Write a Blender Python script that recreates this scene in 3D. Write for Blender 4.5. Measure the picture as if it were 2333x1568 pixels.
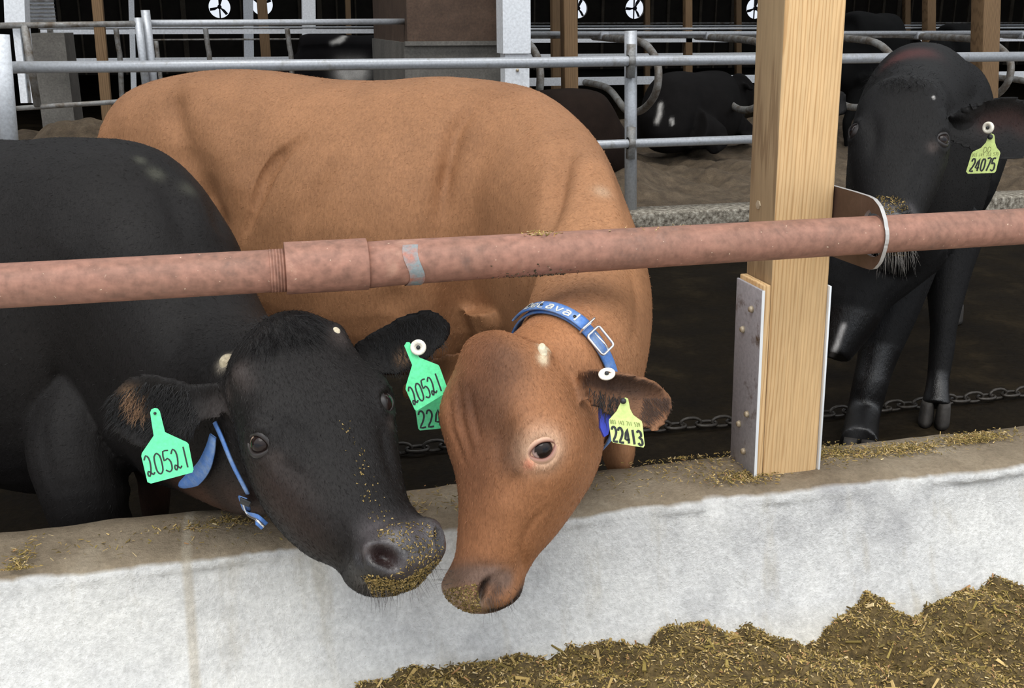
import bpy, bmesh, math, random
import numpy as np
from mathutils import Vector, Matrix
from mathutils.bvhtree import BVHTree

for _o in list(bpy.data.objects):
    bpy.data.objects.remove(_o)
SC = bpy.context.scene
COL = SC.collection
random.seed(7)
RNG = np.random.default_rng(11)

# ------------------------------------------------------------------ camera
IW, IH = 2333, 1568
FPX, PITCH, YAW, EYE = 2400.0, math.radians(17.1), math.radians(14.0), 1.5
CF = np.array([math.sin(YAW) * math.cos(PITCH), math.cos(YAW) * math.cos(PITCH), -math.sin(PITCH)])
CR = np.array([math.cos(YAW), -math.sin(YAW), 0.0])
CU = np.cross(CR, CF)
CP = np.array([0.0, 0.0, EYE])
cam_data = bpy.data.cameras.new('camera')
cam_data.sensor_fit = 'HORIZONTAL'
cam_data.sensor_width = 36.0
cam_data.lens = FPX / IW * 36.0
cam_data.clip_start = 0.05
cam_data.clip_end = 300
cam = bpy.data.objects.new('camera', cam_data)
COL.objects.link(cam)
M = Matrix.Identity(4)
for i in range(3):
    M[i][0], M[i][1], M[i][2], M[i][3] = CR[i], CU[i], -CF[i], CP[i]
cam.matrix_world = M
SC.camera = cam

# ------------------------------------------------------------------ daylight and exposure
world = bpy.data.worlds.new('daylight')
SC.world = world
world.use_nodes = True
wn = world.node_tree
bg = wn.nodes['Background']
_tc = wn.nodes.new('ShaderNodeTexCoord'); _sp = wn.nodes.new('ShaderNodeSeparateXYZ'); _rp = wn.nodes.new('ShaderNodeValToRGB')
wn.links.new(_tc.outputs['Generated'], _sp.inputs[0]); wn.links.new(_sp.outputs['Z'], _rp.inputs['Fac'])   # overcast sky: brighter overhead
_rp.color_ramp.elements[0].position = 0.0; _rp.color_ramp.elements[0].color = (0.27, 0.29, 0.32, 1)
_rp.color_ramp.elements[1].position = 0.95; _rp.color_ramp.elements[1].color = (0.94, 0.97, 1.0, 1)
wn.links.new(_rp.outputs['Color'], bg.inputs['Color'])
bg.inputs['Strength'].default_value = 3.0
sun_d = bpy.data.lights.new('sun', 'SUN')
sun_d.energy = 1.7
sun_d.angle = math.radians(40)
sun_d.color = (1.0, 0.95, 0.87)
sun = bpy.data.objects.new('sun', sun_d)
COL.objects.link(sun)
sun.rotation_euler = Vector((0.20, 0.50, -1.0)).to_track_quat('-Z', 'Y').to_euler()
SC.view_settings.view_transform = 'Standard'
SC.view_settings.look = 'None'
SC.view_settings.gamma = 1.0
SC.view_settings.use_curve_mapping = False
SC.view_settings.exposure = 0.0

# ------------------------------------------------------------------ measuring the place
def ray(px, py):
    return CF + CR * (px - IW / 2) / FPX - CU * (py - IH / 2) / FPX
def at_d(px, py, D):          # point at forward depth D
    return CP + ray(px, py) * D
def at_y(px, py, Y):          # point on the vertical plane y = Y
    d = ray(px, py); return CP + d * (Y / d[1])
def at_x(px, py, X):
    d = ray(px, py); return CP + d * (X / d[0])
def at_z(px, py, Z):
    d = ray(px, py); return CP + d * ((Z - EYE) / d[2])
def at_line(px, py, A, B):    # point on the vertical plane through plan line A-B
    n = np.array([-(B[1] - A[1]), B[0] - A[0], 0.0])
    d = ray(px, py)
    t = np.dot(np.array([A[0], A[1], 0]) - CP, n) / np.dot(d, n)
    return CP + d * t
def unit(v):
    v = np.asarray(v, float); return v / (np.linalg.norm(v) + 1e-12)
LEAN = 0.0287                 # the barn runs down a slight grade: plumb posts lean against it
PLUMB = unit([-LEAN, 0, 1])

# ------------------------------------------------------------------ object helpers
def link(o, parent=None):
    COL.objects.link(o)
    if parent is not None:
        o.parent = parent
    return o
def tag(o, label=None, cat=None, group=None, kind=None):
    if label: o['label'] = label
    if cat: o['category'] = cat
    if group: o['group'] = group
    if kind: o['kind'] = kind
    return o
def thing(name, label, cat, loc=(0, 0, 0), group=None):
    o = bpy.data.objects.new(name, None)
    o.empty_display_size = 0.1
    o.location = loc
    link(o)
    return tag(o, label, cat, group)
def mesh_obj(name, V, F, mat, parent=None, smooth=True, col=None, mats=None, mi=None):
    V = np.asarray(V, float)
    if parent is not None:
        off = np.array(parent_loc(parent))
        V = V - off
    me = bpy.data.meshes.new(name)
    me.from_pydata(V.tolist(), [], [list(map(int, f)) for f in F])
    if mats:
        for m in mats: me.materials.append(m)
        me.polygons.foreach_set('material_index', np.asarray(mi, np.int32))
    elif mat: me.materials.append(mat)
    if smooth: me.polygons.foreach_set('use_smooth', [True] * len(me.polygons))
    if col is not None:
        a = me.color_attributes.new('Col', 'FLOAT_COLOR', 'POINT')
        c = np.ones((len(V), 4)); col = np.asarray(col); c[:, :col.shape[1]] = col
        a.data.foreach_set('color', c.ravel())
    me.update()
    return link(bpy.data.objects.new(name, me), parent)
def parent_loc(p):
    l = np.zeros(3)
    while p is not None:
        l = l + np.array(p.location); p = p.parent
    return l

class MB:
    """collects shapes into one mesh"""
    def __init__(s): s.V = []; s.F = []; s.n = 0; s.mi = []; s.c = []
    def add(s, V, F, mi=0, c=None):
        V = np.asarray(V, float)
        s.V.append(V); s.F += [[i + s.n for i in f] for f in F]; s.mi += [mi] * len(F)
        s.c.append(np.tile(np.array(c if c is not None else (1, 1, 1), float), (len(V), 1)))
        s.n += len(V); return s
    def box(s, x0, x1, y0, y1, z0, z1, mi=0, c=None, lean=0.0):
        V = np.array([(x, y, z) for z in (z0, z1) for y in (y0, y1) for x in (x0, x1)], float)
        V[:, 0] -= lean * (V[:, 2] - z0)
        return s.add(V, [(0, 2, 3, 1), (4, 5, 7, 6), (0, 1, 5, 4), (2, 6, 7, 3), (0, 4, 6, 2), (1, 3, 7, 5)], mi, c)
    def tube(s, pts, r, n=14, mi=0, c=None, cap=True):
        V, F = tube_vf(pts, r, n, cap); return s.add(V, F, mi, c)
    def build(s, name, mat, parent=None, smooth=False, col=False, mats=None):
        return mesh_obj(name, np.concatenate(s.V), s.F, mat, parent, smooth,
                        np.concatenate(s.c) if col else None, mats, s.mi if mats else None)

def bevel(o, w=0.004, seg=2):
    m = o.modifiers.new('bevel', 'BEVEL'); m.width = w; m.segments = seg; m.limit_method = 'ANGLE'
    for p in o.data.polygons: p.use_smooth = True
    return o

def frames(P):
    P = np.asarray(P, float); n = len(P)
    T = np.zeros_like(P); T[1:-1] = P[2:] - P[:-2]; T[0] = P[1] - P[0]; T[-1] = P[-1] - P[-2]
    T /= np.linalg.norm(T, axis=1)[:, None] + 1e-12
    a = np.array([0, 0, 1.0]) if abs(T[0][2]) < 0.9 else np.array([1.0, 0, 0])
    S = [unit(np.cross(T[0], a))]
    for i in range(1, n):
        v = S[-1] - T[i] * np.dot(S[-1], T[i]); S.append(unit(v))
    S = np.array(S); U = np.cross(S, T)
    return T, S, U
def tube_vf(pts, r, n=14, cap=True, closed=False):
    P = np.asarray(pts, float); m = len(P)
    r = np.broadcast_to(np.asarray(r, float), (m,))
    if closed:
        T, S, U = frames(np.concatenate([P, P[:1]])); S = S[:m]; U = U[:m]
    else:
        T, S, U = frames(P)
    a = np.arange(n) * 2 * math.pi / n
    V = (P[:, None] + r[:, None, None] * (S[:, None] * np.cos(a)[None, :, None] + U[:, None] * np.sin(a)[None, :, None])).reshape(-1, 3)
    F = []
    for i in range(m if closed else m - 1):
        j = (i + 1) % m
        for k in range(n):
            F.append((i * n + k, i * n + (k + 1) % n, j * n + (k + 1) % n, j * n + k))
    if cap and not closed:
        F.append(tuple(range(n - 1, -1, -1))); F.append(tuple((m - 1) * n + k for k in range(n)))
    return V, F
def crom(P, sub):
    """Catmull-Rom through the rows of P (any trailing shape)"""
    P = np.asarray(P, float); n = len(P); out = []
    for i in range(n - 1):
        p0 = P[i - 1] if i > 0 else 2 * P[0] - P[1]
        p1, p2 = P[i], P[i + 1]
        p3 = P[i + 2] if i + 2 < n else 2 * P[-1] - P[-2]
        for k in range(sub):
            t = k / sub
            out.append(0.5 * ((2 * p1) + (-p0 + p2) * t + (2 * p0 - 5 * p1 + 4 * p2 - p3) * t * t + (-p0 + 3 * p1 - 3 * p2 + p3) * t ** 3))
    out.append(P[-1]); return np.array(out)
def loft(rings, sub=5):
    R = crom(np.array(rings), sub) if sub > 1 else np.array(rings, float)
    m, n, _ = R.shape
    V = np.concatenate([R.reshape(-1, 3), [R[0].mean(0)], [R[-1].mean(0)]])
    F = []
    for i in range(m - 1):
        for k in range(n):
            F.append((i * n + k, i * n + (k + 1) % n, (i + 1) * n + (k + 1) % n, (i + 1) * n + k))
    for k in range(n):
        F.append((m * n, (k + 1) % n, k)); F.append((m * n + 1, (m - 1) * n + k, (m - 1) * n + (k + 1) % n))
    return V, F
def oval(c, up, top, bot, side, w, n=2.2, taper=0.0, N=32):
    a = np.arange(N) * 2 * math.pi / N
    sx = np.sign(np.cos(a)) * np.abs(np.cos(a)) ** (2 / n); sy = np.sign(np.sin(a)) * np.abs(np.sin(a)) ** (2 / n)
    sx = sx * (1 + taper * sy)
    h = np.where(sy > 0, top, bot)
    return np.asarray(c)[None] + np.asarray(side)[None] * (w * sx)[:, None] + np.asarray(up)[None] * (h * sy)[:, None]
def tapered(pts, rad, sub=4, N=18):
    """limb: smooth tube through joints with radii (r or (side, fore-aft))"""
    P = crom(np.asarray(pts, float), sub)
    r = crom(np.asarray(rad, float).reshape(len(pts), -1), sub)[:, 0]
    V, F = tube_vf(P, r, N); return V, F

def fuse(parts, voxel, iters=6, shrinkfix=True):
    """several closed shapes -> one continuous skin"""
    mb = MB()
    for V, F in parts: mb.add(V, F)
    me = bpy.data.meshes.new('tmp'); me.from_pydata(np.concatenate(mb.V).tolist(), [], mb.F); me.update()
    bm = bmesh.new(); bm.from_mesh(me); bmesh.ops.recalc_face_normals(bm, faces=bm.faces); bm.to_mesh(me); bm.free()
    o = bpy.data.objects.new('tmp', me); COL.objects.link(o)
    m = o.modifiers.new('r', 'REMESH'); m.mode = 'VOXEL'; m.voxel_size = voxel; m.adaptivity = 0
    dg = bpy.context.evaluated_depsgraph_get(); ev = o.evaluated_get(dg); em = ev.to_mesh()
    nv = len(em.vertices); V = np.zeros(nv * 3); em.vertices.foreach_get('co', V); V = V.reshape(-1, 3)
    F = [tuple(p.vertices) for p in em.polygons]
    E = np.zeros(len(em.edges) * 2, np.int64); em.edges.foreach_get('vertices', E); E = E.reshape(-1, 2)
    ev.to_mesh_clear(); bpy.data.objects.remove(o); bpy.data.meshes.remove(me)
    sk = Skin(V, F, E); sk.relax(iters); return sk

class Skin:
    def __init__(s, V, F, E):
        s.V, s.F, s.E = V, F, E
        s.deg = np.bincount(E.ravel(), minlength=len(V)).astype(float)[:, None]
        s.tri = None; s.normals(); s.C = None
    def lap(s, X):
        A = np.zeros_like(X)
        for k in range(X.shape[1]):
            A[:, k] = np.bincount(s.E[:, 0], X[s.E[:, 1], k], len(X)) + np.bincount(s.E[:, 1], X[s.E[:, 0], k], len(X))
        return A / np.maximum(s.deg, 1) - X
    def relax(s, it, mask=None):
        for _ in range(it):
            d = s.lap(s.V) * 0.6
            s.V = s.V + (d if mask is None else d * mask[:, None])
            d = s.lap(s.V) * -0.55
            s.V = s.V + (d if mask is None else d * mask[:, None])
        s.normals()
    def melt(s, it, mask):
        for _ in range(it): s.V = s.V + s.lap(s.V) * 0.7 * mask[:, None]
        s.normals()
    def normals(s):
        if s.tri is None:
            t = []
            for f in s.F:
                t.append(f[:3])
                if len(f) == 4: t.append((f[0], f[2], f[3]))
            s.tri = np.array(t)
        a, b, c = s.V[s.tri[:, 0]], s.V[s.tri[:, 1]], s.V[s.tri[:, 2]]
        fn = np.cross(b - a, c - a); N = np.zeros_like(s.V)
        for j in range(3):
            for k in range(3): N[:, k] += np.bincount(s.tri[:, j], fn[:, k], len(s.V))
        s.N = N / (np.linalg.norm(N, axis=1)[:, None] + 1e-15)
        s._bvh = None
    @property
    def bvh(s):
        if s._bvh is None: s._bvh = BVHTree.FromPolygons(s.V.tolist(), s.F)
        return s._bvh
    def hit(s, px, py):
        r = s.bvh.ray_cast(Vector(CP), Vector(unit(ray(px, py))))
        if r[0] is None: return None, None
        p = np.array(r[0]); return p, s.nrm(p)
    def nrm(s, p, r=0.012):
        d = np.linalg.norm(s.V - p, axis=1); w = np.exp(-(d / r) ** 2) * (d < 3 * r)
        if w.sum() == 0: return np.array(s.bvh.find_nearest(Vector(p))[1])
        return unit((s.N * w[:, None]).sum(0))
    def near(s, p):
        r = s.bvh.find_nearest(Vector(p)); return np.array(r[0]), s.nrm(np.array(r[0]))
    def w_point(s, c, r):
        return np.exp(-(np.linalg.norm(s.V - c, axis=1) / r) ** 2)
    def w_line(s, P, r):
        best = np.full(len(s.V), 1e9)
        for a, b in zip(P[:-1], P[1:]):
            ab = b - a; t = np.clip(((s.V - a) @ ab) / (ab @ ab + 1e-12), 0, 1)
            best = np.minimum(best, np.linalg.norm(s.V - (a + t[:, None] * ab), axis=1))
        return np.exp(-(best / r) ** 2)
    def front(s, w, n=None):
        """only vertices that face the viewer side (keep far-side skin untouched)"""
        v = unit(CP - s.V.mean(0)) if n is None else n
        return w * np.clip((s.N @ v) * 2 + 0.4, 0, 1)
    def bump(s, c, r, amt, along=None):
        w = s.w_point(c, r) * amt
        s.V = s.V + (s.N if along is None else np.asarray(along)[None]) * w[:, None]; s.normals()
    def w_taper(s, P, r):
        best = np.full(len(s.V), 1e9); par = np.zeros(len(s.V)); k = len(P) - 1
        for i, (a, b) in enumerate(zip(P[:-1], P[1:])):
            ab = b - a; t = np.clip(((s.V - a) @ ab) / (ab @ ab + 1e-12), 0, 1); d = np.linalg.norm(s.V - (a + t[:, None] * ab), axis=1)
            m = d < best; best[m] = d[m]; par[m] = (i + t[m]) / k
        return np.exp(-(best / r) ** 2) * np.clip(np.sin(math.pi * (par * .9 + .05)), 0, 1) ** .8
    def crease(s, P, r, amt):
        w = s.w_taper(np.asarray(P), r) * amt * 1.15; s.V = s.V + s.N * w[:, None]; s.normals()
    def bump_px(s, px, py, r, amt):
        p, n = s.hit(px, py)
        if p is not None: s.bump(p, r, amt)
    def line_px(s, pts):
        return [p for p in (s.hit(*q)[0] for q in crom(np.array(pts, float), 4)) if p is not None]
    def crease_px(s, pts, r, amt):
        P = s.line_px(pts)
        if len(P) > 1: s.crease(P, r, amt)
    def paint(s, col, w):
        s.C = s.C * (1 - w[:, None]) + np.asarray(col)[None] * w[:, None]

def strands(name, roots, dirs, lens, rad, mat, parent, droop=0.3, curl=0.0, seg=5, col=None):
    mb = MB()
    for i, (p, d, L) in enumerate(zip(roots, dirs, lens)):
        d = unit(d); s = unit(np.cross(d, [0.3, 0.5, 0.8])); u = np.cross(d, s); ph = RNG.uniform(0, 6.28)
        P = []
        for k in range(seg + 1):
            t = k / seg
            q = p + d * L * t + np.array([0, 0, -1]) * droop * L * t * t
            if curl: q = q + (s * math.cos(ph + 5 * t) + u * math.sin(ph + 5 * t)) * curl * L * t
            P.append(q)
        V, F = tube_vf(P, rad * (1 - 0.85 * np.linspace(0, 1, seg + 1)), 3, False)
        mb.add(V, F, 0, None if col is None else col[i])
    o = mb.build(name, mat, parent, smooth=True, col=col is not None); o['kind'] = 'stuff'; return o

# ------------------------------------------------------------------ materials
def new_mat(name):
    m = bpy.data.materials.new(name); m.use_nodes = True
    return m, m.node_tree.nodes, m.node_tree.links, m.node_tree.nodes['Principled BSDF']
def plain(name, c, rough=0.5, metal=0.0, spec=0.5):
    m, n, l, b = new_mat(name)
    b.inputs['Base Color'].default_value = (*c, 1); b.inputs['Roughness'].default_value = rough
    b.inputs['Metallic'].default_value = metal; b.inputs['Specular IOR Level'].default_value = spec
    return m
def nz(n, l, scale, detail=4, rough=0.55, vec=None, dist=0.0):
    t = n.new('ShaderNodeTexNoise'); t.inputs['Scale'].default_value = scale; t.inputs['Detail'].default_value = detail
    t.inputs['Roughness'].default_value = rough; t.inputs['Distortion'].default_value = dist
    if vec is not None: l.new(vec, t.inputs['Vector'])
    return t.outputs['Fac']
def ramp(n, l, fac, stops):
    r = n.new('ShaderNodeValToRGB'); e = r.color_ramp.elements
    while len(e) < len(stops): e.new(0.5)
    for i, (p, c) in enumerate(stops):
        e[i].position = p; e[i].color = (*c, 1) if len(c) == 3 else c
    l.new(fac, r.inputs['Fac']); return r.outputs['Color']
def mix(n, l, fac, a, b, mode='MIX'):
    x = n.new('ShaderNodeMix'); x.data_type = 'RGBA'; x.blend_type = mode
    for sock, v in ((x.inputs['Factor'], fac), (x.inputs[6], a), (x.inputs[7], b)):
        if isinstance(v, (int, float)): sock.default_value = v
        elif isinstance(v, tuple): sock.default_value = (*v, 1) if len(v) == 3 else v
        else: l.new(v, sock)
    return x.outputs[2]
def coords(n, l, scale=(1, 1, 1), kind='Object'):
    t = n.new('ShaderNodeTexCoord'); mp = n.new('ShaderNodeMapping'); mp.inputs['Scale'].default_value = scale
    l.new(t.outputs[kind], mp.inputs['Vector']); return mp.outputs['Vector']
def bumpn(n, l, b, h, strength=0.3, dist=0.01):
    x = n.new('ShaderNodeBump'); x.inputs['Strength'].default_value = strength; x.inputs['Distance'].default_value = dist
    l.new(h, x.inputs['Height']); l.new(x.outputs['Normal'], b.inputs['Normal']); return x
def W3(v): return (v, v, v)

def m_coat(name, rough=0.62, spec=0.25, bump=0.35, sheen=0.0, vary=0.25):
    m, n, l, b = new_mat(name)
    a = n.new('ShaderNodeAttribute'); a.attribute_name = 'Col'
    v = coords(n, l)
    big = nz(n, l, 7, 5, 0.6, v); v2 = coords(n, l, (1, 1, 0.35)); fine = nz(n, l, 170, 4, 0.65, v2, 0.6)
    c = mix(n, l, 1.0, a.outputs['Color'], ramp(n, l, big, [(0.3, W3(1 - vary)), (0.7, W3(1 + vary * 0.5))]), 'MULTIPLY')
    c = mix(n, l, 1.0, c, ramp(n, l, fine, [(0.3, W3(0.78)), (0.7, W3(1.15))]), 'MULTIPLY')
    l.new(c, b.inputs['Base Color'])
    for sock, dry, wet in (('Roughness', rough, .28), ('Specular IOR Level', spec, .5)):     # alpha < 1 marks wet bare skin
        mr = n.new('ShaderNodeMapRange'); mr.inputs['To Min'].default_value = wet; mr.inputs['To Max'].default_value = dry; l.new(a.outputs['Alpha'], mr.inputs['Value']); l.new(mr.outputs['Result'], b.inputs[sock])
    b.inputs['Sheen Weight'].default_value = sheen; b.inputs['Sheen Roughness'].default_value = 0.4
    bumpn(n, l, b, fine, bump, 0.004)
    return m
def m_attr(name, rough=0.7, spec=0.3):
    m, n, l, b = new_mat(name)
    a = n.new('ShaderNodeAttribute'); a.attribute_name = 'Col'; l.new(a.outputs['Color'], b.inputs['Base Color'])
    b.inputs['Roughness'].default_value = rough; b.inputs['Specular IOR Level'].default_value = spec; return m
def fur(sk, cow, mat, n, flow, L=(.008, .014), rad=.00035, lift=.25, poly=None, seed=1, where=None):
    """short coat hair lying along the skin; flow(P, N) gives the lie of the hair"""
    rng = np.random.default_rng(seed); t = sk.tri; a, b_, c = sk.V[t[:, 0]], sk.V[t[:, 1]], sk.V[t[:, 2]]
    fn = np.cross(b_ - a, c - a); ar = np.linalg.norm(fn, axis=1); cen = (a + b_ + c) / 3; fn = fn / (ar[:, None] + 1e-15)
    w = ar * (((CP - cen) * fn).sum(1) > -.3 * np.linalg.norm(CP - cen, axis=1))
    if where is not None: w = w * where(cen)
    i = rng.choice(len(t), n, p=w / w.sum()); u = rng.uniform(0, 1, n); v = rng.uniform(0, 1, n); f = u + v > 1; u[f], v[f] = 1 - u[f], 1 - v[f]
    P = a[i] + (b_[i] - a[i]) * u[:, None] + (c[i] - a[i]) * v[:, None]; N = sk.N[t[i, 0]]
    D = flow(P, N); D = D - N * (D * N).sum(1)[:, None]; D = D / (np.linalg.norm(D, axis=1)[:, None] + 1e-9) + rng.normal(0, .22, (n, 3)) + N * lift
    D /= np.linalg.norm(D, axis=1)[:, None]; ln = rng.uniform(*L, n)[:, None]; S = np.cross(D, N + rng.normal(0, .5, (n, 3))); S /= np.linalg.norm(S, axis=1)[:, None] + 1e-9
    mid = P + D * ln * .55; tip = P + D * ln - N * ln * .18
    V = np.stack([P - S * rad, P + S * rad, mid + S * rad * .8, mid - S * rad * .8, tip], 1).reshape(-1, 3)
    C = sk.C[t[i, 0]] * rng.uniform(.75, 1.25, (n, 1)); k = np.arange(n)[:, None] * 5
    me = bpy.data.meshes.new('coat_hair'); me.vertices.add(len(V)); me.vertices.foreach_set('co', (V - parent_loc(cow)).ravel())
    loops = np.concatenate([k + [0, 1, 2, 3], k + [3, 2, 4]], 1).ravel(); me.loops.add(len(loops)); me.loops.foreach_set('vertex_index', loops.astype(np.int32))
    st = (np.arange(n)[:, None] * 7 + [0, 4]).ravel(); me.polygons.add(len(st)); me.polygons.foreach_set('loop_start', st.astype(np.int32))
    me.update(calc_edges=True); me.validate()
    ca = me.color_attributes.new('Col', 'FLOAT_COLOR', 'POINT'); cc = np.ones((len(V), 4)); cc[:, :3] = np.repeat(C, 5, 0); ca.data.foreach_set('color', cc.ravel())
    me.materials.append(mat); o = link(bpy.data.objects.new('coat_hair', me), cow); o['kind'] = 'stuff'; return o
def m_wood(name, light, dark, scale=1.0, rough=0.65, across=(1, 1, 0.06)):
    m, n, l, b = new_mat(name)
    v = coords(n, l, across)
    w = n.new('ShaderNodeTexWave'); w.wave_type = 'BANDS'; w.bands_direction = 'X'
    w.inputs['Scale'].default_value = 26 * scale; w.inputs['Distortion'].default_value = 7.0
    w.inputs['Detail'].default_value = 3; w.inputs['Detail Scale'].default_value = 1.2; w.inputs['Detail Roughness'].default_value = 0.55
    l.new(v, w.inputs['Vector'])
    fine = nz(n, l, 160, 3, 0.6, v)
    c = ramp(n, l, w.outputs['Fac'], [(0.0, dark), (0.07, dark), (0.30, tuple(0.3 * y + .7 * x for x, y in zip(light, dark))), (0.6, light), (1.0, light)])
    lo = nz(n, l, 9, 3, 0.5, v); c = mix(n, l, ramp(n, l, lo, [(0.42, W3(0)), (0.62, W3(0.45))]), c, tuple(.85 * x + .15 * y for x, y in zip(light, dark)))
    c = mix(n, l, 0.35, c, ramp(n, l, fine, [(0.3, tuple(x * 0.6 for x in light)), (0.7, tuple(min(1, x * 1.15) for x in light))]))
    l.new(c, b.inputs['Base Color']); b.inputs['Roughness'].default_value = rough; b.inputs['Specular IOR Level'].default_value = 0.25
    bumpn(n, l, b, w.outputs['Fac'], 0.12, 0.003); return m
def m_metal(name, c, dirt, rough=0.5, metal=0.55, scale=14, amount=(0.5, 0.75)):
    m, n, l, b = new_mat(name)
    v = coords(n, l); a = nz(n, l, scale, 6, 0.65, v); f = nz(n, l, scale * 7, 4, 0.6, v)
    cc = mix(n, l, ramp(n, l, a, [(amount[0], W3(0)), (amount[1], W3(1))]), c, dirt)
    cc = mix(n, l, 1.0, cc, ramp(n, l, f, [(0.3, W3(0.82)), (0.7, W3(1.1))]), 'MULTIPLY')
    l.new(cc, b.inputs['Base Color']); b.inputs['Roughness'].default_value = rough; b.inputs['Metallic'].default_value = metal
    bumpn(n, l, b, f, 0.15, 0.002); return m
def m_ground(name, a, bcol, ccol, scale=5, rough=0.9, bump=0.5, fine=60):
    m, n, l, b = new_mat(name)
    v = coords(n, l); x = nz(n, l, scale, 8, 0.65, v); y = nz(n, l, fine, 6, 0.7, v)
    c = ramp(n, l, x, [(0.3, a), (0.52, bcol), (0.72, ccol)])
    c = mix(n, l, 1.0, c, ramp(n, l, y, [(0.25, W3(0.6)), (0.75, W3(1.3))]), 'MULTIPLY')
    l.new(c, b.inputs['Base Color']); b.inputs['Roughness'].default_value = rough
    bumpn(n, l, b, y, bump, 0.01); return m

MAT = {}
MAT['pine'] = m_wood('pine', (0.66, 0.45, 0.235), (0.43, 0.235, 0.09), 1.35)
MAT['pine_old_shaded'] = m_wood('pine_old_shaded', (0.36, 0.26, 0.15), (0.22, 0.145, 0.08))
MAT['timber'] = m_wood('timber', (0.27, 0.17, 0.09), (0.14, 0.085, 0.045), 0.8)
MAT['galv'] = m_metal('galv', (0.50, 0.52, 0.55), (0.26, 0.235, 0.20), 0.42, 0.3, 9, (0.56, 0.78))
MAT['galv_dirty'] = m_metal('galv_dirty', (0.34, 0.34, 0.33), (0.14, 0.11, 0.08), 0.6, 0.3, 12, (0.4, 0.65))
MAT['white_steel'] = m_metal('white_steel', (0.88, 0.91, 0.95), (0.5, 0.44, 0.36), 0.5, 0.0, 8, (0.64, 0.82))
MAT['plate'] = m_metal('plate', (0.42, 0.41, 0.44), (0.12, 0.08, 0.05), 0.5, 0.3, 16, (0.58, 0.7))
MAT['bright_edge'] = plain('bright_edge', (0.80, 0.84, 0.88), 0.35, 0.3)
MAT['cut_steel'] = plain('cut_steel', (0.42, 0.41, 0.40), 0.45, 0.4)
MAT['brown_steel'] = m_metal('brown_steel', (0.065, 0.036, 0.026), (0.10, 0.06, 0.045), 0.5, 0.1, 12)
MAT['bolt'] = m_metal('bolt', (0.5, 0.42, 0.3), (0.3, 0.22, 0.14), 0.5, 0.3, 40)
MAT['eye_dark'] = plain('eye_dark', (0.012, 0.008, 0.007), 0.06, 0, 0.6)
MAT['white_plastic'] = m_metal('white_plastic', (0.80, 0.76, 0.66), (0.5, 0.42, 0.3), 0.4, 0, 60, (0.55, 0.8))
MAT['green_tag'] = m_metal('green_tag', (0.115, 0.74, 0.33), (0.10, 0.60, 0.26), 0.4, 0, 20, (0.5, 0.8))
MAT['yellow_tag'] = m_metal('yellow_tag', (0.56, 0.69, 0.24), (0.50, 0.60, 0.2), 0.4, 0, 20, (0.5, 0.8))
MAT['ink'] = plain('ink', (0.012, 0.014, 0.016), 0.5)
MAT['print'] = plain('print', (0.16, 0.17, 0.05), 0.6)
MAT['black_hair'] = plain('black_hair', (0.008, 0.0075, 0.008), 0.42, 0, 0.4)
MAT['attr'] = m_attr('attr')
MAT['chrome'] = plain('chrome', (0.75, 0.76, 0.78), 0.22, 0.9)
MAT['blue_strap'] = m_metal('blue_strap', (0.075, 0.19, 0.50), (0.22, 0.31, 0.46), 0.6, 0, 30, (0.45, 0.7))
MAT['blue_dark'] = plain('blue_dark', (0.03, 0.05, 0.42), 0.5)
MAT['lettering'] = plain('lettering', (0.55, 0.55, 0.5), 0.7)
MAT['hoof'] = m_ground('hoof', (0.02, 0.018, 0.016), (0.035, 0.03, 0.026), (0.05, 0.045, 0.04), 20, 0.7, 0.3)
MAT['horn'] = m_ground('horn', (0.42, 0.34, 0.22), (0.62, 0.54, 0.38), (0.68, 0.6, 0.45), 30, 0.6, 0.4, 120)

# ================================================================== THE SETTING
def structure(o, label=None):
    o['kind'] = 'structure'
    if label: o['label'] = label
    return o

# feed alley slab in front, cow alley floor behind
MAT['slab'] = m_ground('slab', (0.42, 0.39, 0.34), (0.55, 0.51, 0.45), (0.62, 0.58, 0.52), 2.0, 0.9, 0.4)
m, n, l, b = new_mat('wet_floor')
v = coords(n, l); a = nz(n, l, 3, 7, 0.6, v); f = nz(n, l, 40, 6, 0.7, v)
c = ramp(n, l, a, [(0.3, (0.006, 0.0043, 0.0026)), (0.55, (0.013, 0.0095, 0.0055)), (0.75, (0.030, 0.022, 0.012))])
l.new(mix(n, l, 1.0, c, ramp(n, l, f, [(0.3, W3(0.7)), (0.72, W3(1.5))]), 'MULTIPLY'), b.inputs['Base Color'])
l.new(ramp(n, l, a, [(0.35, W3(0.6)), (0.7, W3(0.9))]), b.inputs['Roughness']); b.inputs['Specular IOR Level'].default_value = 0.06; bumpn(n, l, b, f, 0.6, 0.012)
MAT['wet_floor'] = m
mb = MB(); mb.box(-14, 30, -9, 2.2, -0.12, 0.0); structure(mb.build('floor_front', MAT['slab']), 'pale concrete feed alley floor')
def grid_obj(name, x0, x1, y0, y1, nx, ny, zf, mat, **k):
    X, Y = np.meshgrid(np.linspace(x0, x1, nx), np.linspace(y0, y1, ny)); Z = zf(X, Y)
    V = np.stack([X, Y, Z], -1).reshape(-1, 3)
    F = [(j * nx + i, j * nx + i + 1, (j + 1) * nx + i + 1, (j + 1) * nx + i) for j in range(ny - 1) for i in range(nx - 1)]
    return mesh_obj(name, V, F, mat, **k)
def wob(X, Y, s, amp, seed=0):
    r = np.random.default_rng(seed); z = 0
    for k in range(7):
        a, b2, p = r.normal(0, s, 3); z = z + np.sin(X * a + Y * b2 + p * 3) * amp / 2.2
    return z
mb = MB(); mb.box(-14, 30, 2.2, 40, -0.15, -0.004); structure(mb.build('floor', MAT['wet_floor']), 'dark wet concrete cow alley')

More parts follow.
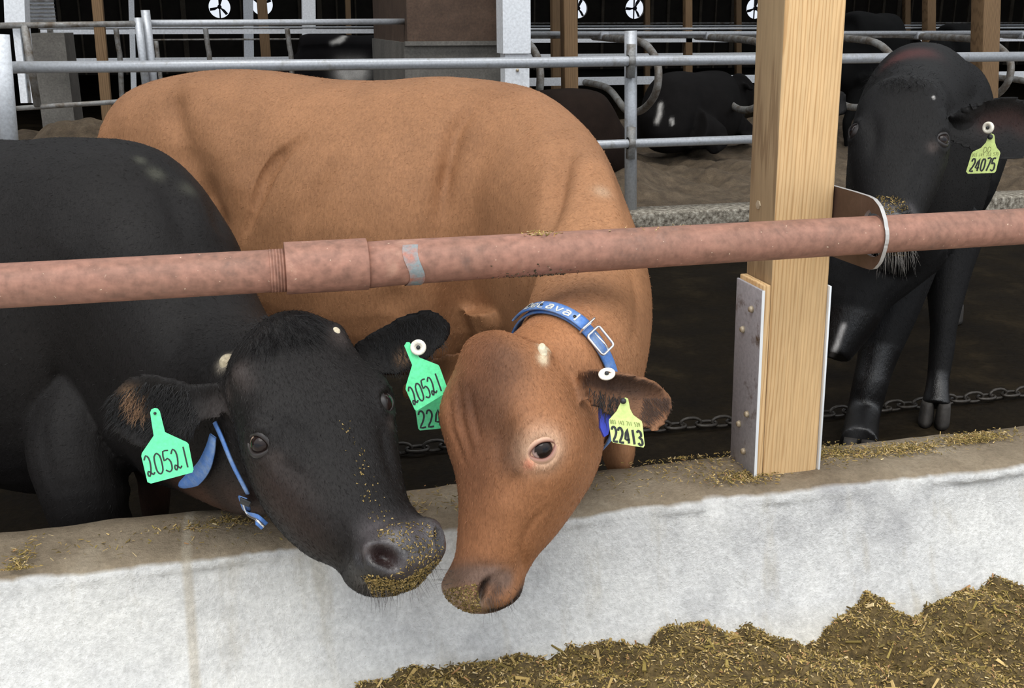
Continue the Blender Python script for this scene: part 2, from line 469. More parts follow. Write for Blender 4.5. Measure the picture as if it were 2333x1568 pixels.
# low concrete feed wall: flat dirty top, chipped lip, face that sweeps out into the bunk floor
prof = [(2.262, -0.02), (2.262, 0.2), (2.26, 0.43), (2.248, 0.447), (2.20, 0.452), (2.14, 0.454), (2.09, 0.452), (2.055, 0.446), (2.040, 0.438), (2.033, 0.424),
        (2.036, 0.414), (2.032, 0.40), (2.024, 0.36), (2.010, 0.31), (1.988, 0.25), (1.958, 0.19), (1.922, 0.14), (1.88, 0.098), (1.83, 0.064), (1.77, 0.036), (1.70, 0.014), (1.62, 0.002), (1.5, -0.01)]
prof = np.array(prof); XS = np.concatenate([np.arange(-2.4, -1.0, 0.1), np.arange(-1.0, 3.2, 0.014), np.arange(3.2, 9, 0.2)])
nX, nP = len(XS), len(prof)
V = np.zeros((nX, nP, 3)); V[:, :, 0] = XS[:, None]; V[:, :, 1] = prof[None, :, 0]; V[:, :, 2] = prof[None, :, 1]
lip = np.exp(-((np.arange(nP) - 8.5) / 1.6) ** 2)[None]
edge = wob(XS, 0 * XS, 9, 0.004, 3) + wob(XS, 0 * XS, 40, 0.0025, 4) + RNG.normal(0, 0.0012, nX)
V[:, :, 1] += edge[:, None] * lip * 1.6; V[:, :, 2] -= np.abs(edge)[:, None] * lip * 1.2
V[:, 3:10, 2] += (wob(XS[:, None], prof[None, 3:10, 0], 12, 0.003, 5) + wob(XS[:, None], prof[None, 3:10, 0], 60, 0.001, 6))
V[:, 10:21, 1] += wob(XS[:, None], prof[None, 10:21, 1], 8, 0.003, 8)
# cold joint in the face, followed down at x = -0.2
jx = at_y(425, 1290, 2.03)[0]
JW = np.exp(-((XS - jx) / 0.012) ** 2)[:, None] * np.clip((np.arange(nP) - 8) / 3, 0, 1)[None]
V[:, :, 1] -= JW * 0.005
Fq = [(i * nP + k, i * nP + k + 1, (i + 1) * nP + k + 1, (i + 1) * nP + k) for i in range(nX - 1) for k in range(nP - 1)]
m, n, l, b = new_mat('feed_wall')
v = coords(n, l); g = n.new('ShaderNodeNewGeometry'); sp = n.new('ShaderNodeSeparateXYZ'); l.new(g.outputs['Position'], sp.inputs[0])
big = nz(n, l, 3.2, 7, 0.62, v); fine = nz(n, l, 90, 6, 0.7, v); grit = nz(n, l, 330, 3, 0.6, v)
vs = coords(n, l, (1.0, 0.3, 0.25)); streak = nz(n, l, 14, 5, 0.6, vs)
face = ramp(n, l, big, [(0.3, (0.44, 0.44, 0.445)), (0.46, (0.66, 0.66, 0.65)), (0.7, (0.78, 0.775, 0.745))])
face = mix(n, l, ramp(n, l, streak, [(0.56, W3(0)), (0.72, W3(0.5))]), face, (0.46, 0.42, 0.34))
top = ramp(n, l, big, [(0.3, (0.20, 0.155, 0.105)), (0.52, (0.31, 0.25, 0.175)), (0.72, (0.42, 0.36, 0.27))])
hm = n.new('ShaderNodeMath'); hm.operation = 'MULTIPLY_ADD'; l.new(big, hm.inputs[0]); hm.inputs[1].default_value = 0.022; l.new(sp.outputs['Z'], hm.inputs[2])
lowm = n.new('ShaderNodeMapRange'); lowm.inputs['From Min'].default_value = .20; lowm.inputs['From Max'].default_value = .06; l.new(hm.outputs[0], lowm.inputs['Value'])   # warmer tint towards the foot of the wall
tm = n.new('ShaderNodeMapRange'); tm.inputs['From Min'].default_value = 0.444; tm.inputs['From Max'].default_value = 0.451; l.new(hm.outputs[0], tm.inputs['Value'])
c = mix(n, l, tm.outputs['Result'], mix(n, l, lowm.outputs['Result'], face, mix(n, l, 1.0, face, (1.06, 1.0, .88), 'MULTIPLY')), top)
jt = n.new('ShaderNodeMapRange'); 
jm = n.new('ShaderNodeMath'); jm.operation = 'SUBTRACT'; l.new(sp.outputs['X'], jm.inputs[0]); jm.inputs[1].default_value = float(jx)
ja = n.new('ShaderNodeMath'); ja.operation = 'ABSOLUTE'; l.new(jm.outputs[0], ja.inputs[0])
jt.inputs['From Min'].default_value = 0.006; jt.inputs['From Max'].default_value = 0.014; jt.inputs['To Min'].default_value = 0.55; jt.inputs['To Max'].default_value = 0.0; l.new(ja.outputs[0], jt.inputs['Value'])
c = mix(n, l, jt.outputs['Result'], c, (0.50, 0.44, 0.34))
c = mix(n, l, 1.0, c, ramp(n, l, fine, [(0.25, W3(0.72)), (0.75, W3(1.12))]), 'MULTIPLY')
midn = nz(n, l, 22, 6, 0.7, v); c = mix(n, l, 1.0, c, ramp(n, l, midn, [(0.32, W3(0.86)), (0.55, W3(1.0)), (0.75, W3(1.05))]), 'MULTIPLY')
c = mix(n, l, ramp(n, l, grit, [(0.66, W3(0)), (0.72, W3(0.6))]), c, (0.25, 0.2, 0.14))
l.new(c, b.inputs['Base Color']); b.inputs['Roughness'].default_value = 0.92; b.inputs['Specular IOR Level'].default_value = 0.2
bumpn(n, l, b, fine, 0.9, 0.008)
structure(mesh_obj('wall_front', V.reshape(-1, 3), Fq, m), 'low pale concrete feed wall with a brown dirty top')

# roof over the cows, end walls, far side wall with round fan openings
MAT['dark_board'] = m_ground('dark_board', (0.022, 0.018, 0.015), (0.034, 0.028, 0.022), (0.045, 0.037, 0.03), 3, 0.9, 0.2)
MAT['roof'] = m_ground('roof', (0.08, 0.065, 0.05), (0.10, 0.085, 0.065), (0.12, 0.1, 0.08), 2, 0.9, 0.1)
def sheet(name, V, F, mat, label): return structure(mesh_obj(name, V, F, mat, smooth=False), label)
FARY = 33.0
mb = MB(); mb.box(-14, 30, 1.5, 4.6, 5.6, 5.7); mb.box(-14, 30, 7.0, 12, 5.6, 5.7); mb.box(-14, 30, 13.4, FARY, 5.6, 5.7)  # gaps between the sheets are added to bring daylight onto the stalls
structure(mb.build('ceiling', MAT['roof']), 'barn roof with added open strips to light the stalls')
mb = MB(); mb.box(-14, -13.85, 2.2, FARY, 0, 5.6); structure(mb.build('wall_left', MAT['dark_board']))
mb = MB(); mb.box(29.85, 30, 2.2, FARY, 0, 5.6); structure(mb.build('wall_right', MAT['dark_board']))
fan_px = [(500, 16, 24), (597, 10, 24), (910, 18, 24), (1318, 19, 22), (1447, 19, 23), (1722, 19, 23)]
fans = [(at_y(x, y, FARY), r / FPX * np.dot(at_y(x, y, FARY) - CP, CF)) for x, y, r in fan_px]
def far_wall():
    """boards with round holes: quads between a ring and its square, solid boards elsewhere"""
    cell = 0.52
    zc = fans[0][0][2]; z0, z1 = zc - cell, zc + cell
    mb = MB(); mb.box(-14, 30, FARY, FARY + 0.12, 0, z0); mb.box(-14, 30, FARY, FARY + 0.12, z1, 5.6)
    x = -14
    for p, r in fans:
        mb.box(x, p[0] - cell, FARY, FARY + 0.12, z0, z1); x = p[0] + cell
        n = 40; a = np.arange(n) * 2 * math.pi / n + math.pi / 4
        for yy in (FARY, FARY + 0.12):
            R = np.stack([p[0] + r * np.cos(a), np.full(n, yy), zc + 0 * a + (p[2] - zc) + r * np.sin(a)], 1)
            s = 1 / np.maximum(np.abs(np.cos(a)), np.abs(np.sin(a))); Q = np.stack([p[0] + cell * s * np.cos(a), np.full(n, yy), zc + cell * s * np.sin(a)], 1)
            mb.add(np.concatenate([R, Q]), [(k, (k + 1) % n, n + (k + 1) % n, n + k) for k in range(n)])
        R0 = np.stack([p[0] + r * np.cos(a), np.full(n, FARY), p[2] + r * np.sin(a)], 1)
        mb.add(np.concatenate([R0, R0 + [0, 0.12, 0]]), [(k, (k + 1) % n, n + (k + 1) % n, n + k) for k in range(n)])
    mb.box(x, 30, FARY, FARY + 0.12, z0, z1)
    return mb
structure(far_wall().build('wall_back', MAT['dark_board']), 'dark far wall of the barn with round fan openings')

CHIP = np.array([(0.50, 0.36, 0.15), (0.36, 0.25, 0.085), (0.24, 0.165, 0.05), (0.15, 0.11, 0.03), (0.58, 0.45, 0.24), (0.10, 0.07, 0.022), (0.28, 0.21, 0.055), (0.40, 0.22, 0.10)])
def flakes(pts, lens, wid, tilt=0.5, pal=CHIP, prob=None, nrm=None):
    n = len(pts); V = np.zeros((n, 8, 3)); th = RNG.uniform(0, 6.28, n); ph = RNG.normal(0, tilt, n); ps = RNG.normal(0, tilt, n)
    d = np.stack([np.cos(th) * np.cos(ph), np.sin(th) * np.cos(ph), np.sin(ph)], 1)
    up = np.stack([RNG.normal(0, tilt, n), RNG.normal(0, tilt, n), np.ones(n)], 1)
    if nrm is not None:
        up = nrm + RNG.normal(0, tilt * 0.5, (n, 3)); d = RNG.normal(0, 1, (n, 3)); d = d - nrm * (d * nrm).sum(1)[:, None] * 0.85; d /= np.linalg.norm(d, axis=1)[:, None]
    s = np.cross(d, up); s /= np.linalg.norm(s, axis=1)[:, None] + 1e-9; u = np.cross(s, d)
    for k in range(8):
        a = (1 if k & 1 else -1) * (1 if True else 0); b_ = 1 if k & 2 else -1; c_ = 1 if k & 4 else -1
        V[:, k] = pts + d * (a * lens / 2)[:, None] + s * (b_ * wid / 2 * (1 if a < 0 else 0.6))[:, None] + u * (c_ * wid * 0.18)[:, None]
    f = np.array([(0, 2, 3, 1), (4, 5, 7, 6), (0, 1, 5, 4), (2, 6, 7, 3), (0, 4, 6, 2), (1, 3, 7, 5)])
    F = (f[None] + (np.arange(n) * 8)[:, None, None]).reshape(-1, 4)
    c = pal[RNG.choice(len(pal), n, p=prob)] * RNG.uniform(0.75, 1.2, (n, 1))
    return V.reshape(-1, 3), F, np.repeat(c, 8, 0)

# ================================================================== RED FEED RAIL
m, n, l, b = new_mat('red_paint')
v = coords(n, l); a = nz(n, l, 7, 8, 0.72, v); f = nz(n, l, 55, 4, 0.6, v); sp_ = nz(n, l, 120, 2, 0.5, v)
c = ramp(n, l, a, [(0.28, (0.17, 0.105, 0.085)), (0.42, (0.24, 0.125, 0.09)), (0.6, (0.29, 0.145, 0.105)), (0.78, (0.35, 0.21, 0.15))])
c = mix(n, l, 1.0, c, ramp(n, l, f, [(0.28, W3(0.70)), (0.7, W3(1.18))]), 'MULTIPLY')
c = mix(n, l, ramp(n, l, sp_, [(0.72, W3(0)), (0.76, W3(0.6))]), c, (0.66, 0.52, 0.38))
gg = n.new('ShaderNodeNewGeometry'); ss = n.new('ShaderNodeSeparateXYZ'); l.new(gg.outputs['Normal'], ss.inputs[0])
l.new(c, b.inputs['Base Color']); b.inputs['Roughness'].default_value = 0.55; b.inputs['Specular IOR Level'].default_value = 0.3; bumpn(n, l, b, f, 0.2, 0.002)
MAT['red_paint'] = m
RY = 1.95
rail = thing('feed_rail', 'long red painted steel pipe rail crossing above the concrete feed wall', 'rail', (0.05, RY, 1.06))
def pipe(x0, x1, z0, z1, r, y=RY, n=40, seg=24):
    X = np.linspace(x0, x1, seg); return tube_vf(np.stack([X, np.full(seg, y), np.linspace(z0, z1, seg)], 1), r, n)
mb = MB(); mb.add(*pipe(-1.6, 0.055, 1.055, 1.057, 0.0395)); o = mb.build('pipe', MAT['red_paint'], rail, True); o['label'] = 'left length of pipe with worn threads at its end'
mb = MB()
for k in range(5): mb.add(*pipe(0.026 + k * 0.0055, 0.0295 + k * 0.0055, 1.057, 1.057, 0.0403, seg=2))
mb.build('thread', MAT['red_paint'], rail, True)
xs = np.array([0.0535, 0.0536, 0.0545, 0.203, 0.2045, 0.206]); rs = np.array([0.040, 0.0484, 0.0487, 0.0487, 0.0484, 0.0435])
V, F = tube_vf(np.stack([xs, np.full(6, RY), np.full(6, 1.0605)], 1), rs, 40); o = mesh_obj('coupling', V, F, MAT['red_paint'], rail); o['label'] = 'fatter coupling sleeve joining the two pipes'
mb = MB(); X = np.array([0.19, 0.25, 0.45, 0.8, 1.3, 2.0, 3.2]); V, F = tube_vf(np.stack([X, np.full(7, RY), np.linspace(1.058, 1.069, 7)], 1), [0.044, 0.0435, 0.042, 0.041, 0.04, 0.039, 0.039], 40)
mesh_obj('pipe', V, F, MAT['red_paint'], rail)
# grey scuff band, a raised flake of old paint wrapped part way round
MAT['scuff'] = m_metal('scuff', (0.20, 0.24, 0.25), (0.36, 0.15, 0.11), 0.6, 0, 30, (0.42, 0.62))
xb = at_y(945, 600, RY - 0.04)[0]
nb = 22; V = []
for i, xo in enumerate((-0.013, -0.005, 0.005, 0.013)):
    for k in range(nb):
        t = k / (nb - 1); ang = math.radians(60 - 165 * t); rr = 0.0446
        V.append((xb + xo * (1.1 + 0.35 * math.sin(9 * t + i)) + 0.016 * (t - .5) * 0.6, RY - rr * math.cos(ang), 1.0596 + rr * math.sin(ang)))
mesh_obj('paint_scuff', V, [(i * nb + k, (i + 1) * nb + k, (i + 1) * nb + k + 1, i * nb + k + 1) for i in range(3) for k in range(nb - 1)], MAT['scuff'], rail)

_x = at_y(1195, 620, RY)[0]; _n = 420; _px = RNG.normal(_x, .045, _n); _a = np.radians(RNG.normal(-95, 22, _n)); _rr = .0405
V, F, c = flakes(np.stack([_px, RY + _rr * np.cos(_a), 1.0625 + _rr * np.sin(_a)], 1), RNG.uniform(.004, .010, _n), RNG.uniform(.002, .006, _n), .6, pal=np.array([(.07, .05, .03), (.11, .08, .05), (.05, .035, .02)]))
o = mesh_obj('dried_mud', V, F, MAT['attr'], rail, False, c); o['kind'] = 'stuff'; o['label'] = 'crust of dried mud under the rail'
_q = [(1230, .016, 90), (1500, .05, 25), (845, .012, 0)]
_P = np.concatenate([np.stack([RNG.normal(at_y(p, 540, RY)[0], s_, k), RNG.normal(RY, .010, k), np.full(k, 1.1035)], 1) for p, s_, k in _q if k]); _n = len(_P)
V, F, c = flakes(_P, RNG.uniform(.003, .009, _n), RNG.uniform(.0015, .003, _n), .4); o = mesh_obj('rail_crumbs', V, F, MAT['attr'], rail, False, c); o['kind'] = 'stuff'; o['label'] = 'bits of feed lying on top of the rail'

# ================================================================== TIMBER POST ON THE FEED WALL
PX0, PX1, PY0, PY1, PZ0, PZ1 = 1.147, 1.291, 2.11, 2.242, 0.445, 5.6
def post_x(z): return -LEAN * (z - PZ0)
post = thing('timber_post', 'squared pale pine post standing on the concrete feed wall, steel plates at its foot', 'post', (1.22, 2.17, PZ0))
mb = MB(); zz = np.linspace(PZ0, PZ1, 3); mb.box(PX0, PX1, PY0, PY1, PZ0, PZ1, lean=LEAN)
mb.mi[4] = 1; o = mb.build('shaft', None, post, mats=[MAT['pine'], MAT['pine_old_shaded']]); bevel(o, 0.007, 3)  # left face: weathering and shade both put into the darker pine
mb = MB(); mb.box(PX0 - 0.019, PX0 - 0.0005, PY0 + 0.001, PY1 - 0.008, PZ0, 0.925, lean=LEAN); o = mb.build('packer', MAT['pine'], post); bevel(o, 0.003)
o['label'] = 'thin timber packer beside the shaft'
mb = MB(); mb.box(PX0 - 0.026, PX0 - 0.0195, PY0 - 0.004, PY1 - 0.006, PZ0, 0.915, lean=LEAN); pl = mb.build('steel_plate', MAT['plate'], post); bevel(pl, 0.0015)
pl['label'] = 'grey rust spotted steel plate on the left side'
for zc, yc in ((0.86, 2.15), (0.80, 2.19), (0.60, 2.15), (0.56, 2.19), (0.50, 2.16)):
    V, F = tube_vf([(PX0 - 0.026 - 0.0005 + post_x(zc), yc, zc), (PX0 - 0.034 + post_x(zc), yc, zc)], [0.009, 0.006], 10); mesh_obj('screw_head', V, F, MAT['bolt'], pl)
mb = MB(); mb.box(PX0 - 0.0262, PX0 - 0.0193, PY0 - 0.0062, PY0 - 0.0042, PZ0, 0.915, lean=LEAN); o = mb.build('plate_edge', MAT['bright_edge'], post); o['label'] = 'bright cut edge of the left plate'
mb = MB(); mb.box(PX1 + 0.0005, PX1 + 0.006, PY0 - 0.004, PY1 - 0.006, PZ0, 0.915, lean=LEAN); o = mb.build('steel_plate', MAT['bright_edge'], post); bevel(o, 0.0012)
o['label'] = 'bright steel plate on the right side'
bz = at_x(1730, 467, PX0 - 0.017)
V, F = tube_vf([bz + [0.012, 0, 0], bz + [0.001, 0, 0], bz + [-0.001, 0, 0], bz + [-0.004, 0, 0]], [0.017, 0.017, 0.011, 0.0105], 6); mesh_obj('bolt_head', V, F, MAT['bolt'], post, smooth=False)

# steel hanger plate that carries the rail, cut from flat bar with a teardrop hole
HX = PX1 + 0.0005 - LEAN * 0.6
def hang_px(pts): return [at_x(x, y, HX)[1:] for x, y in pts]
out = hang_px([(1885, 560), (1897, 423), (1985, 448), (2003, 470), (2013, 500), (2017, 530), (2014, 565), (2003, 598), (1990, 613), (1978, 615), (1888, 583)])
out = np.array(out); out[0] = (2.236, out[0][1]); 
out[1][0] = 2.236; out[-1][0] = 2.236; out = out[1:]
def extrude_x(outline, x0, x1, hole=None):
    bm = bmesh.new(); vs = [bm.verts.new((x0, y, z)) for y, z in outline]
    es = [bm.edges.new((vs[i], vs[(i + 1) % len(vs)])) for i in range(len(vs))]
    if hole is not None:
        hv = [bm.verts.new((x0, y, z)) for y, z in hole]; es += [bm.edges.new((hv[i], hv[(i + 1) % len(hv)])) for i in range(len(hv))]
    r = bmesh.ops.triangle_fill(bm, edges=es, use_beauty=True)
    fs = [f for f in r['geom'] if isinstance(f, bmesh.types.BMFace)]
    r = bmesh.ops.extrude_face_region(bm, geom=fs)
    for e in r['geom']:
        if isinstance(e, bmesh.types.BMVert): e.co.x = x1
    bmesh.ops.recalc_face_normals(bm, faces=bm.faces)
    V = [tuple(v.co) for v in bm.verts]; bm.verts.index_update(); F = [[v.index for v in f.verts] for f in bm.faces]; bm.free(); return V, F
hole = [(RY + 0.046 * math.cos(a), 1.064 + 0.046 * math.sin(a)) for a in np.arange(30) * 2 * math.pi / 30]
hole = [(y, z + (0.012 if (y - RY) > 0.018 and z > 1.064 else 0)) for y, z in hole]
# smooth outline corners
def round_poly(P, k=3, r=0.25):
    P = np.asarray(P, float); out = []
    for i in range(len(P)):
        a, b_, c_ = P[i - 1], P[i], P[(i + 1) % len(P)]
        for t in np.linspace(0, 1, k):
            p = b_ + (a - b_) * r * (1 - t) ** 2 + (c_ - b_) * r * t ** 2; out.append(p)
    return np.array(out)
V, F = extrude_x(round_poly(out), HX, HX + 0.009, hole)
hang = mesh_obj('rail_bracket', V, F, None, smooth=False, mats=[MAT['brown_steel'], MAT['cut_steel']],
                mi=[0 if abs(np.cross(np.array(V[f[1]]) - V[f[0]], np.array(V[f[2]]) - V[f[0]])[0]) > 1e-9 else 1 for f in F])
tag(hang, 'brown steel hanger plate on the pine post with the red rail passing through it', 'bracket')

# ================================================================== FEED
edge_px = [(700, 1625), (870, 1570), (990, 1528), (1100, 1508), (1200, 1505), (1310, 1497), (1400, 1485), (1480, 1468), (1545, 1446), (1620, 1440), (1700, 1434), (1770, 1428), (1815, 1440), (1862, 1452), (1900, 1438), (1960, 1402), (2010, 1378), (2060, 1392), (2110, 1398), (2170, 1368), (2220, 1348), (2290, 1344), (2340, 1342), (2500, 1330)]
ew = np.array([at_y(x, y, 1.90) for x, y in edge_px]); ex, ez = ew[:, 0], ew[:, 2] - .008
MAT['feed'] = m_ground('feed', (0.06, 0.042, 0.014), (0.17, 0.115, 0.04), (0.32, 0.23, 0.09), 46, 0.95, 1.0, 170)
def feed_z(X, Y):
    e = np.interp(X, ex, ez, left=-0.06); s = np.clip((1.90 - Y), -0.3, 2)
    h = e + 0.20 * s - 0.16 * s ** 2 + wob(X, Y, 9, 0.020, 21) * np.clip(s * 4 + .2, 0, 1) + wob(X, Y, 26, 0.012, 22) + wob(X, Y, 70, 0.004, 23)
    # hollow scooped near x = 1.2
    hx = at_y(1880, 1520, 1.75); h = h - 0.035 * np.exp(-(((X - hx[0] - (Y - 1.8) * .3) / 0.06) ** 2 + ((Y - 1.8) / 0.16) ** 2))
    return h
fo = grid_obj('feed_pile', 0.05, 2.6, 0.7, 2.03, 300, 170, feed_z, MAT['feed'])
tag(fo, 'heap of brown chopped silage feed along the foot of the concrete wall', 'feed', kind='stuff')
N = 48000
X = RNG.uniform(0.1, 2.3, N); Y = 1.97 - RNG.uniform(0, 1, N) ** 1.2 * 1.1
P = np.stack([X, Y, feed_z(X, Y) + 0.003], 1)
big = RNG.uniform(0, 1, N)
L = np.where(big > 0.985, RNG.uniform(0.018, 0.045, N), RNG.uniform(0.003, 0.012, N)); Wd = np.where(big > 0.985, RNG.uniform(0.003, 0.009, N), RNG.uniform(0.0012, 0.0042, N))
V, F, c = flakes(P, L, Wd, 0.55, prob=[.09, .15, .21, .2, .05, .14, .13, .03])
o = mesh_obj('feed_chips', V, F, MAT['attr'], smooth=False, col=c); tag(o, 'straw chips and corn husk bits strewn over the silage heap', 'feed', kind='stuff')
# scraps of feed lying on top of the feed wall
def scatter_top(cx, cy, sx, sy, n):
    c0 = at_z(cx, cy, 0.455); X = c0[0] + RNG.normal(0, sx, n); Y = np.clip(c0[1] + RNG.normal(0, sy, n), 2.05, 2.25); return np.stack([X, Y, np.full(n, 0.457) + RNG.uniform(0, 0.004, n)], 1)
patches = [(2225, 1000, .05, .018, 900), (2060, 1025, .07, .02, 800), (1900, 1035, .05, .03, 700), (1690, 1090, .05, .02, 500), (1620, 1050, .10, .04, 300), (1500, 1085, .15, .05, 220), (500, 1195, .05, .015, 260), (250, 1240, .25, .04, 160), (40, 1290, .015, .05, 220), (940, 1150, .12, .04, 220)]
P = np.concatenate([scatter_top(*q) for q in patches]); n_ = len(P)
V, F, c = flakes(P, RNG.uniform(0.003, 0.013, n_), RNG.uniform(0.001, 0.003, n_), 0.35, prob=[.14, .16, .2, .2, .06, .1, .12, .02])
o = mesh_obj('feed_scraps', V, F, MAT['attr'], smooth=False, col=c); tag(o, 'scraps of chopped feed lying on top of the concrete wall', 'feed', kind='stuff')

# ================================================================== SCRAPER CHAIN ON THE ALLEY FLOOR
MAT['chain'] = m_metal('chain', (0.055, 0.047, 0.038), (0.018, 0.014, 0.011), 0.45, 0.3, 60, (0.4, 0.7))
ch = thing('scraper_chain', 'dark steel chain lying along the wet alley floor behind the cows', 'chain', (1.5, 3.49, 0.01))
pitch = 0.062; k = 0; link0 = None
nL = 14
t = np.arange(nL) * 2 * math.pi / nL
loop = np.stack([0.027 * np.sign(np.cos(t)) * np.abs(np.cos(t)) ** 0.8 + 0.014 * np.cos(t), 0.019 * np.sin(t), 0 * t], 1)
V, F = tube_vf(loop, 0.0065, 8, closed=True)
for x in np.arange(0.15, 3.75, pitch):
    if link0 is None:
        link0 = mesh_obj('chain_link', V, F, MAT['chain']); o = link0
        o.parent = ch
    else:
        o = link0.copy(); COL.objects.link(o); o.parent = ch
    o.location = (x - 1.5, 0.02 * math.sin(x * 2.1) + 0.004 * math.sin(k * 1.7), 0.008 + (0.006 if k % 2 else 0))
    o.rotation_euler = (math.radians(82 if k % 2 else 8), 0, 0.08 * math.sin(k)); k += 1

# ================================================================== COWS: builders
class Head:
    def __init__(s, o, X, Y, Z, k): s.o, s.X, s.Y, s.Z, s.k = map(np.asarray, (o, X, Y, Z, k))
    def W(s, x, y, z): return s.o + s.k * (x * s.X + y * s.Y + z * s.Z)
    def L(s, P): d = (np.asarray(P) - s.o) / s.k; return np.stack([d @ s.X, d @ s.Y, d @ s.Z], -1)
def depth(p): return float((np.asarray(p) - CP) @ CF)
# z (poll to lip), face plane, jaw, half width, squareness, front wider than jaw
HEAD = [(.188, .000, -.07, .040, 2.1, 0.0), (.174, .026, -.105, .078, 2.3, .05), (.148, .042, -.14, .100, 2.4, .10), (.10, .052, -.17, .112, 2.5, .14),
        (.05, .057, -.195, .117, 2.6, .20), (.0, .058, -.21, .116, 2.6, .24), (-.05, .056, -.205, .102, 2.5, .20), (-.10, .053, -.185, .087, 2.4, .15),
        (-.15, .051, -.16, .077, 2.3, .10), (-.20, .050, -.135, .070, 2.3, .06), (-.24, .050, -.112, .068, 2.3, .05), (-.275, .053, -.098, .073, 2.4, .05),
        (-.302, .050, -.092, .074, 2.4, .0), (-.323, .036, -.082, .064, 2.3, .0), (-.338, .006, -.06, .036, 2.1, .0)]
def head_loft(h, table=HEAD, wid=1.0):
    rings = []
    for z, yf, yb, w, n, tp in table:
        R = oval((0, (yf + yb) / 2, z), (0, 1, 0), (yf - yb) / 2, (yf - yb) / 2, (1, 0, 0), w * wid, n, tp, 36)
        rings.append(np.array([h.W(*p) for p in R]))
    return loft(rings, 4)
def trunk(rows, sub=5, N=40):
    """rows: centre, top, bottom, half width, squareness, taper; frames follow the spine"""
    C = np.array([r[0] for r in rows], float); T = np.zeros_like(C)
    T[1:-1] = C[2:] - C[:-2]; T[0] = C[1] - C[0]; T[-1] = C[-1] - C[-2]
    rings = []
    for c, t, r in zip(C, T, rows):
        t = unit(t); u = unit(np.array([0, 0, 1.0]) - t * t[2]); s = np.cross(t, u)
        rings.append(oval(c, u, r[1], r[2], s, r[3], r[4] if len(r) > 4 else 2.3, r[5] if len(r) > 5 else 0.0, N))
    return loft(rings, sub)
def ear_shape(pts, hw, wdir, face, cup=0.5, th=0.014, m=9):
    P = crom(np.array(pts, float), 5); w = crom(np.array(hw, float)[:, None], 5)[:, 0]; n = len(P)
    wdir, face = unit(wdir), unit(face); rows = []
    for i in range(n):
        xs = np.linspace(-1, 1, m); q = P[i][None] + wdir[None] * (xs * w[i])[:, None] + face[None] * (cup * w[i] * (xs ** 2 - 0.4))[:, None]
        t = th * (0.55 + 0.45 * np.sqrt(np.clip(1 - xs ** 2, 0, 1)))
        rows.append(np.concatenate([q + face * (t / 2)[:, None], (q - face * (t / 2)[:, None])[::-1]]))
    return loft(rows, 1)
def legs(parts, joints, radii): parts.append(tapered(joints, radii, 5, 18))
def sphere_vf(c, r, nu=20, nv=12, ax=None, sc=(1, 1, 1)):
    ax = np.eye(3) if ax is None else np.asarray(ax); V = []
    for j in range(nv + 1):
        th = math.pi * j / nv
        for i in range(nu):
            ph = 2 * math.pi * i / nu; q = np.array([math.sin(th) * math.cos(ph) * sc[0], math.sin(th) * math.sin(ph) * sc[1], math.cos(th) * sc[2]]) * r
            V.append(c + q @ ax)
    F = [(j * nu + i, j * nu + (i + 1) % nu, (j + 1) * nu + (i + 1) % nu, (j + 1) * nu + i) for j in range(nv) for i in range(nu)]
    return np.array(V), F
def eye_socket(sk, p, n, a=0.022):
    d = np.linalg.norm(sk.V - p, axis=1)
    amt = -0.013 * np.exp(-(d / (a * 0.75)) ** 2) + 0.006 * np.exp(-((d - a * 1.35) / (a * 0.45)) ** 2)
    sk.V = sk.V + n[None] * amt[:, None]; sk.normals()
def eye_parts(cow, p, n, u, a, b, lidcol, white=None, gaze=(0, 0), r=0.021):
    u = unit(u - n * np.dot(u, n)); v = np.cross(n, u)
    V, F = sphere_vf(p - n * 0.011, r, 24, 16, [u, v, n])
    d = (V - (p - n * 0.011)) / r; fwd = unit(n + u * gaze[0] + v * gaze[1]); ang = d @ fwd
    g = np.array([white or (0.55, 0.5, 0.48)]); iris = np.array([(0.014, 0.009, 0.008)]); pup = np.array([(0.006, 0.006, 0.008)])
    dd = d - fwd * ang[:, None]; slit = (dd @ unit(u)) ** 2 / 0.30 ** 2 + (dd @ v) ** 2 / 0.2 ** 2
    C = np.where((ang > 0.52)[:, None], np.where((slit < 1)[:, None], pup, iris), g)
    o = mesh_obj('eye', V, F, MAT['eyeball'], cow, True, C)
    t = np.arange(36) * 2 * math.pi / 36
    rows = []; lc = []                                              # lids: a soft rim that runs from the eye opening down into the skin
    inner, outer = (np.array(lidcol[0]), np.array(lidcol[1])) if np.ndim(lidcol) == 2 else (np.array(lidcol), np.array(lidcol))
    for fa, fb, hh, cm in ((.90, .86, .004, 0), (.97, .95, .0078, 0), (1.10, 1.16, .0088, .4), (1.30, 1.42, .0058, 1), (1.60, 1.80, -.004, 1)):
        rows.append(p + u[None] * (a * fa * np.cos(t))[:, None] + v[None] * (b * fb * np.sin(t) * (1 - 0.25 * np.abs(np.cos(t)) ** 2))[:, None] + n[None] * (hh - 0.008 * fa * np.cos(t) ** 2)[:, None]); lc.append(np.tile(inner * (1 - cm) + outer * cm, (36, 1)))
    V = np.concatenate(rows); F = [(i * 36 + k, i * 36 + (k + 1) % 36, (i + 1) * 36 + (k + 1) % 36, (i + 1) * 36 + k) for i in range(4) for k in range(36)]
    mesh_obj('eyelid', V, F, MAT['lid'], o, True, np.concatenate(lc))
    return o
m, n, l, b = new_mat('eyeball'); a = n.new('ShaderNodeAttribute'); a.attribute_name = 'Col'; l.new(a.outputs['Color'], b.inputs['Base Color']); b.inputs['Roughness'].default_value = 0.07; b.inputs['Specular IOR Level'].default_value = 0.22
b.inputs['Coat Weight'].default_value = 0.0; b.inputs['Coat Roughness'].default_value = 0.03; MAT['eyeball'] = m
MAT['lid'] = m_attr('lid', 0.45, 0.4)
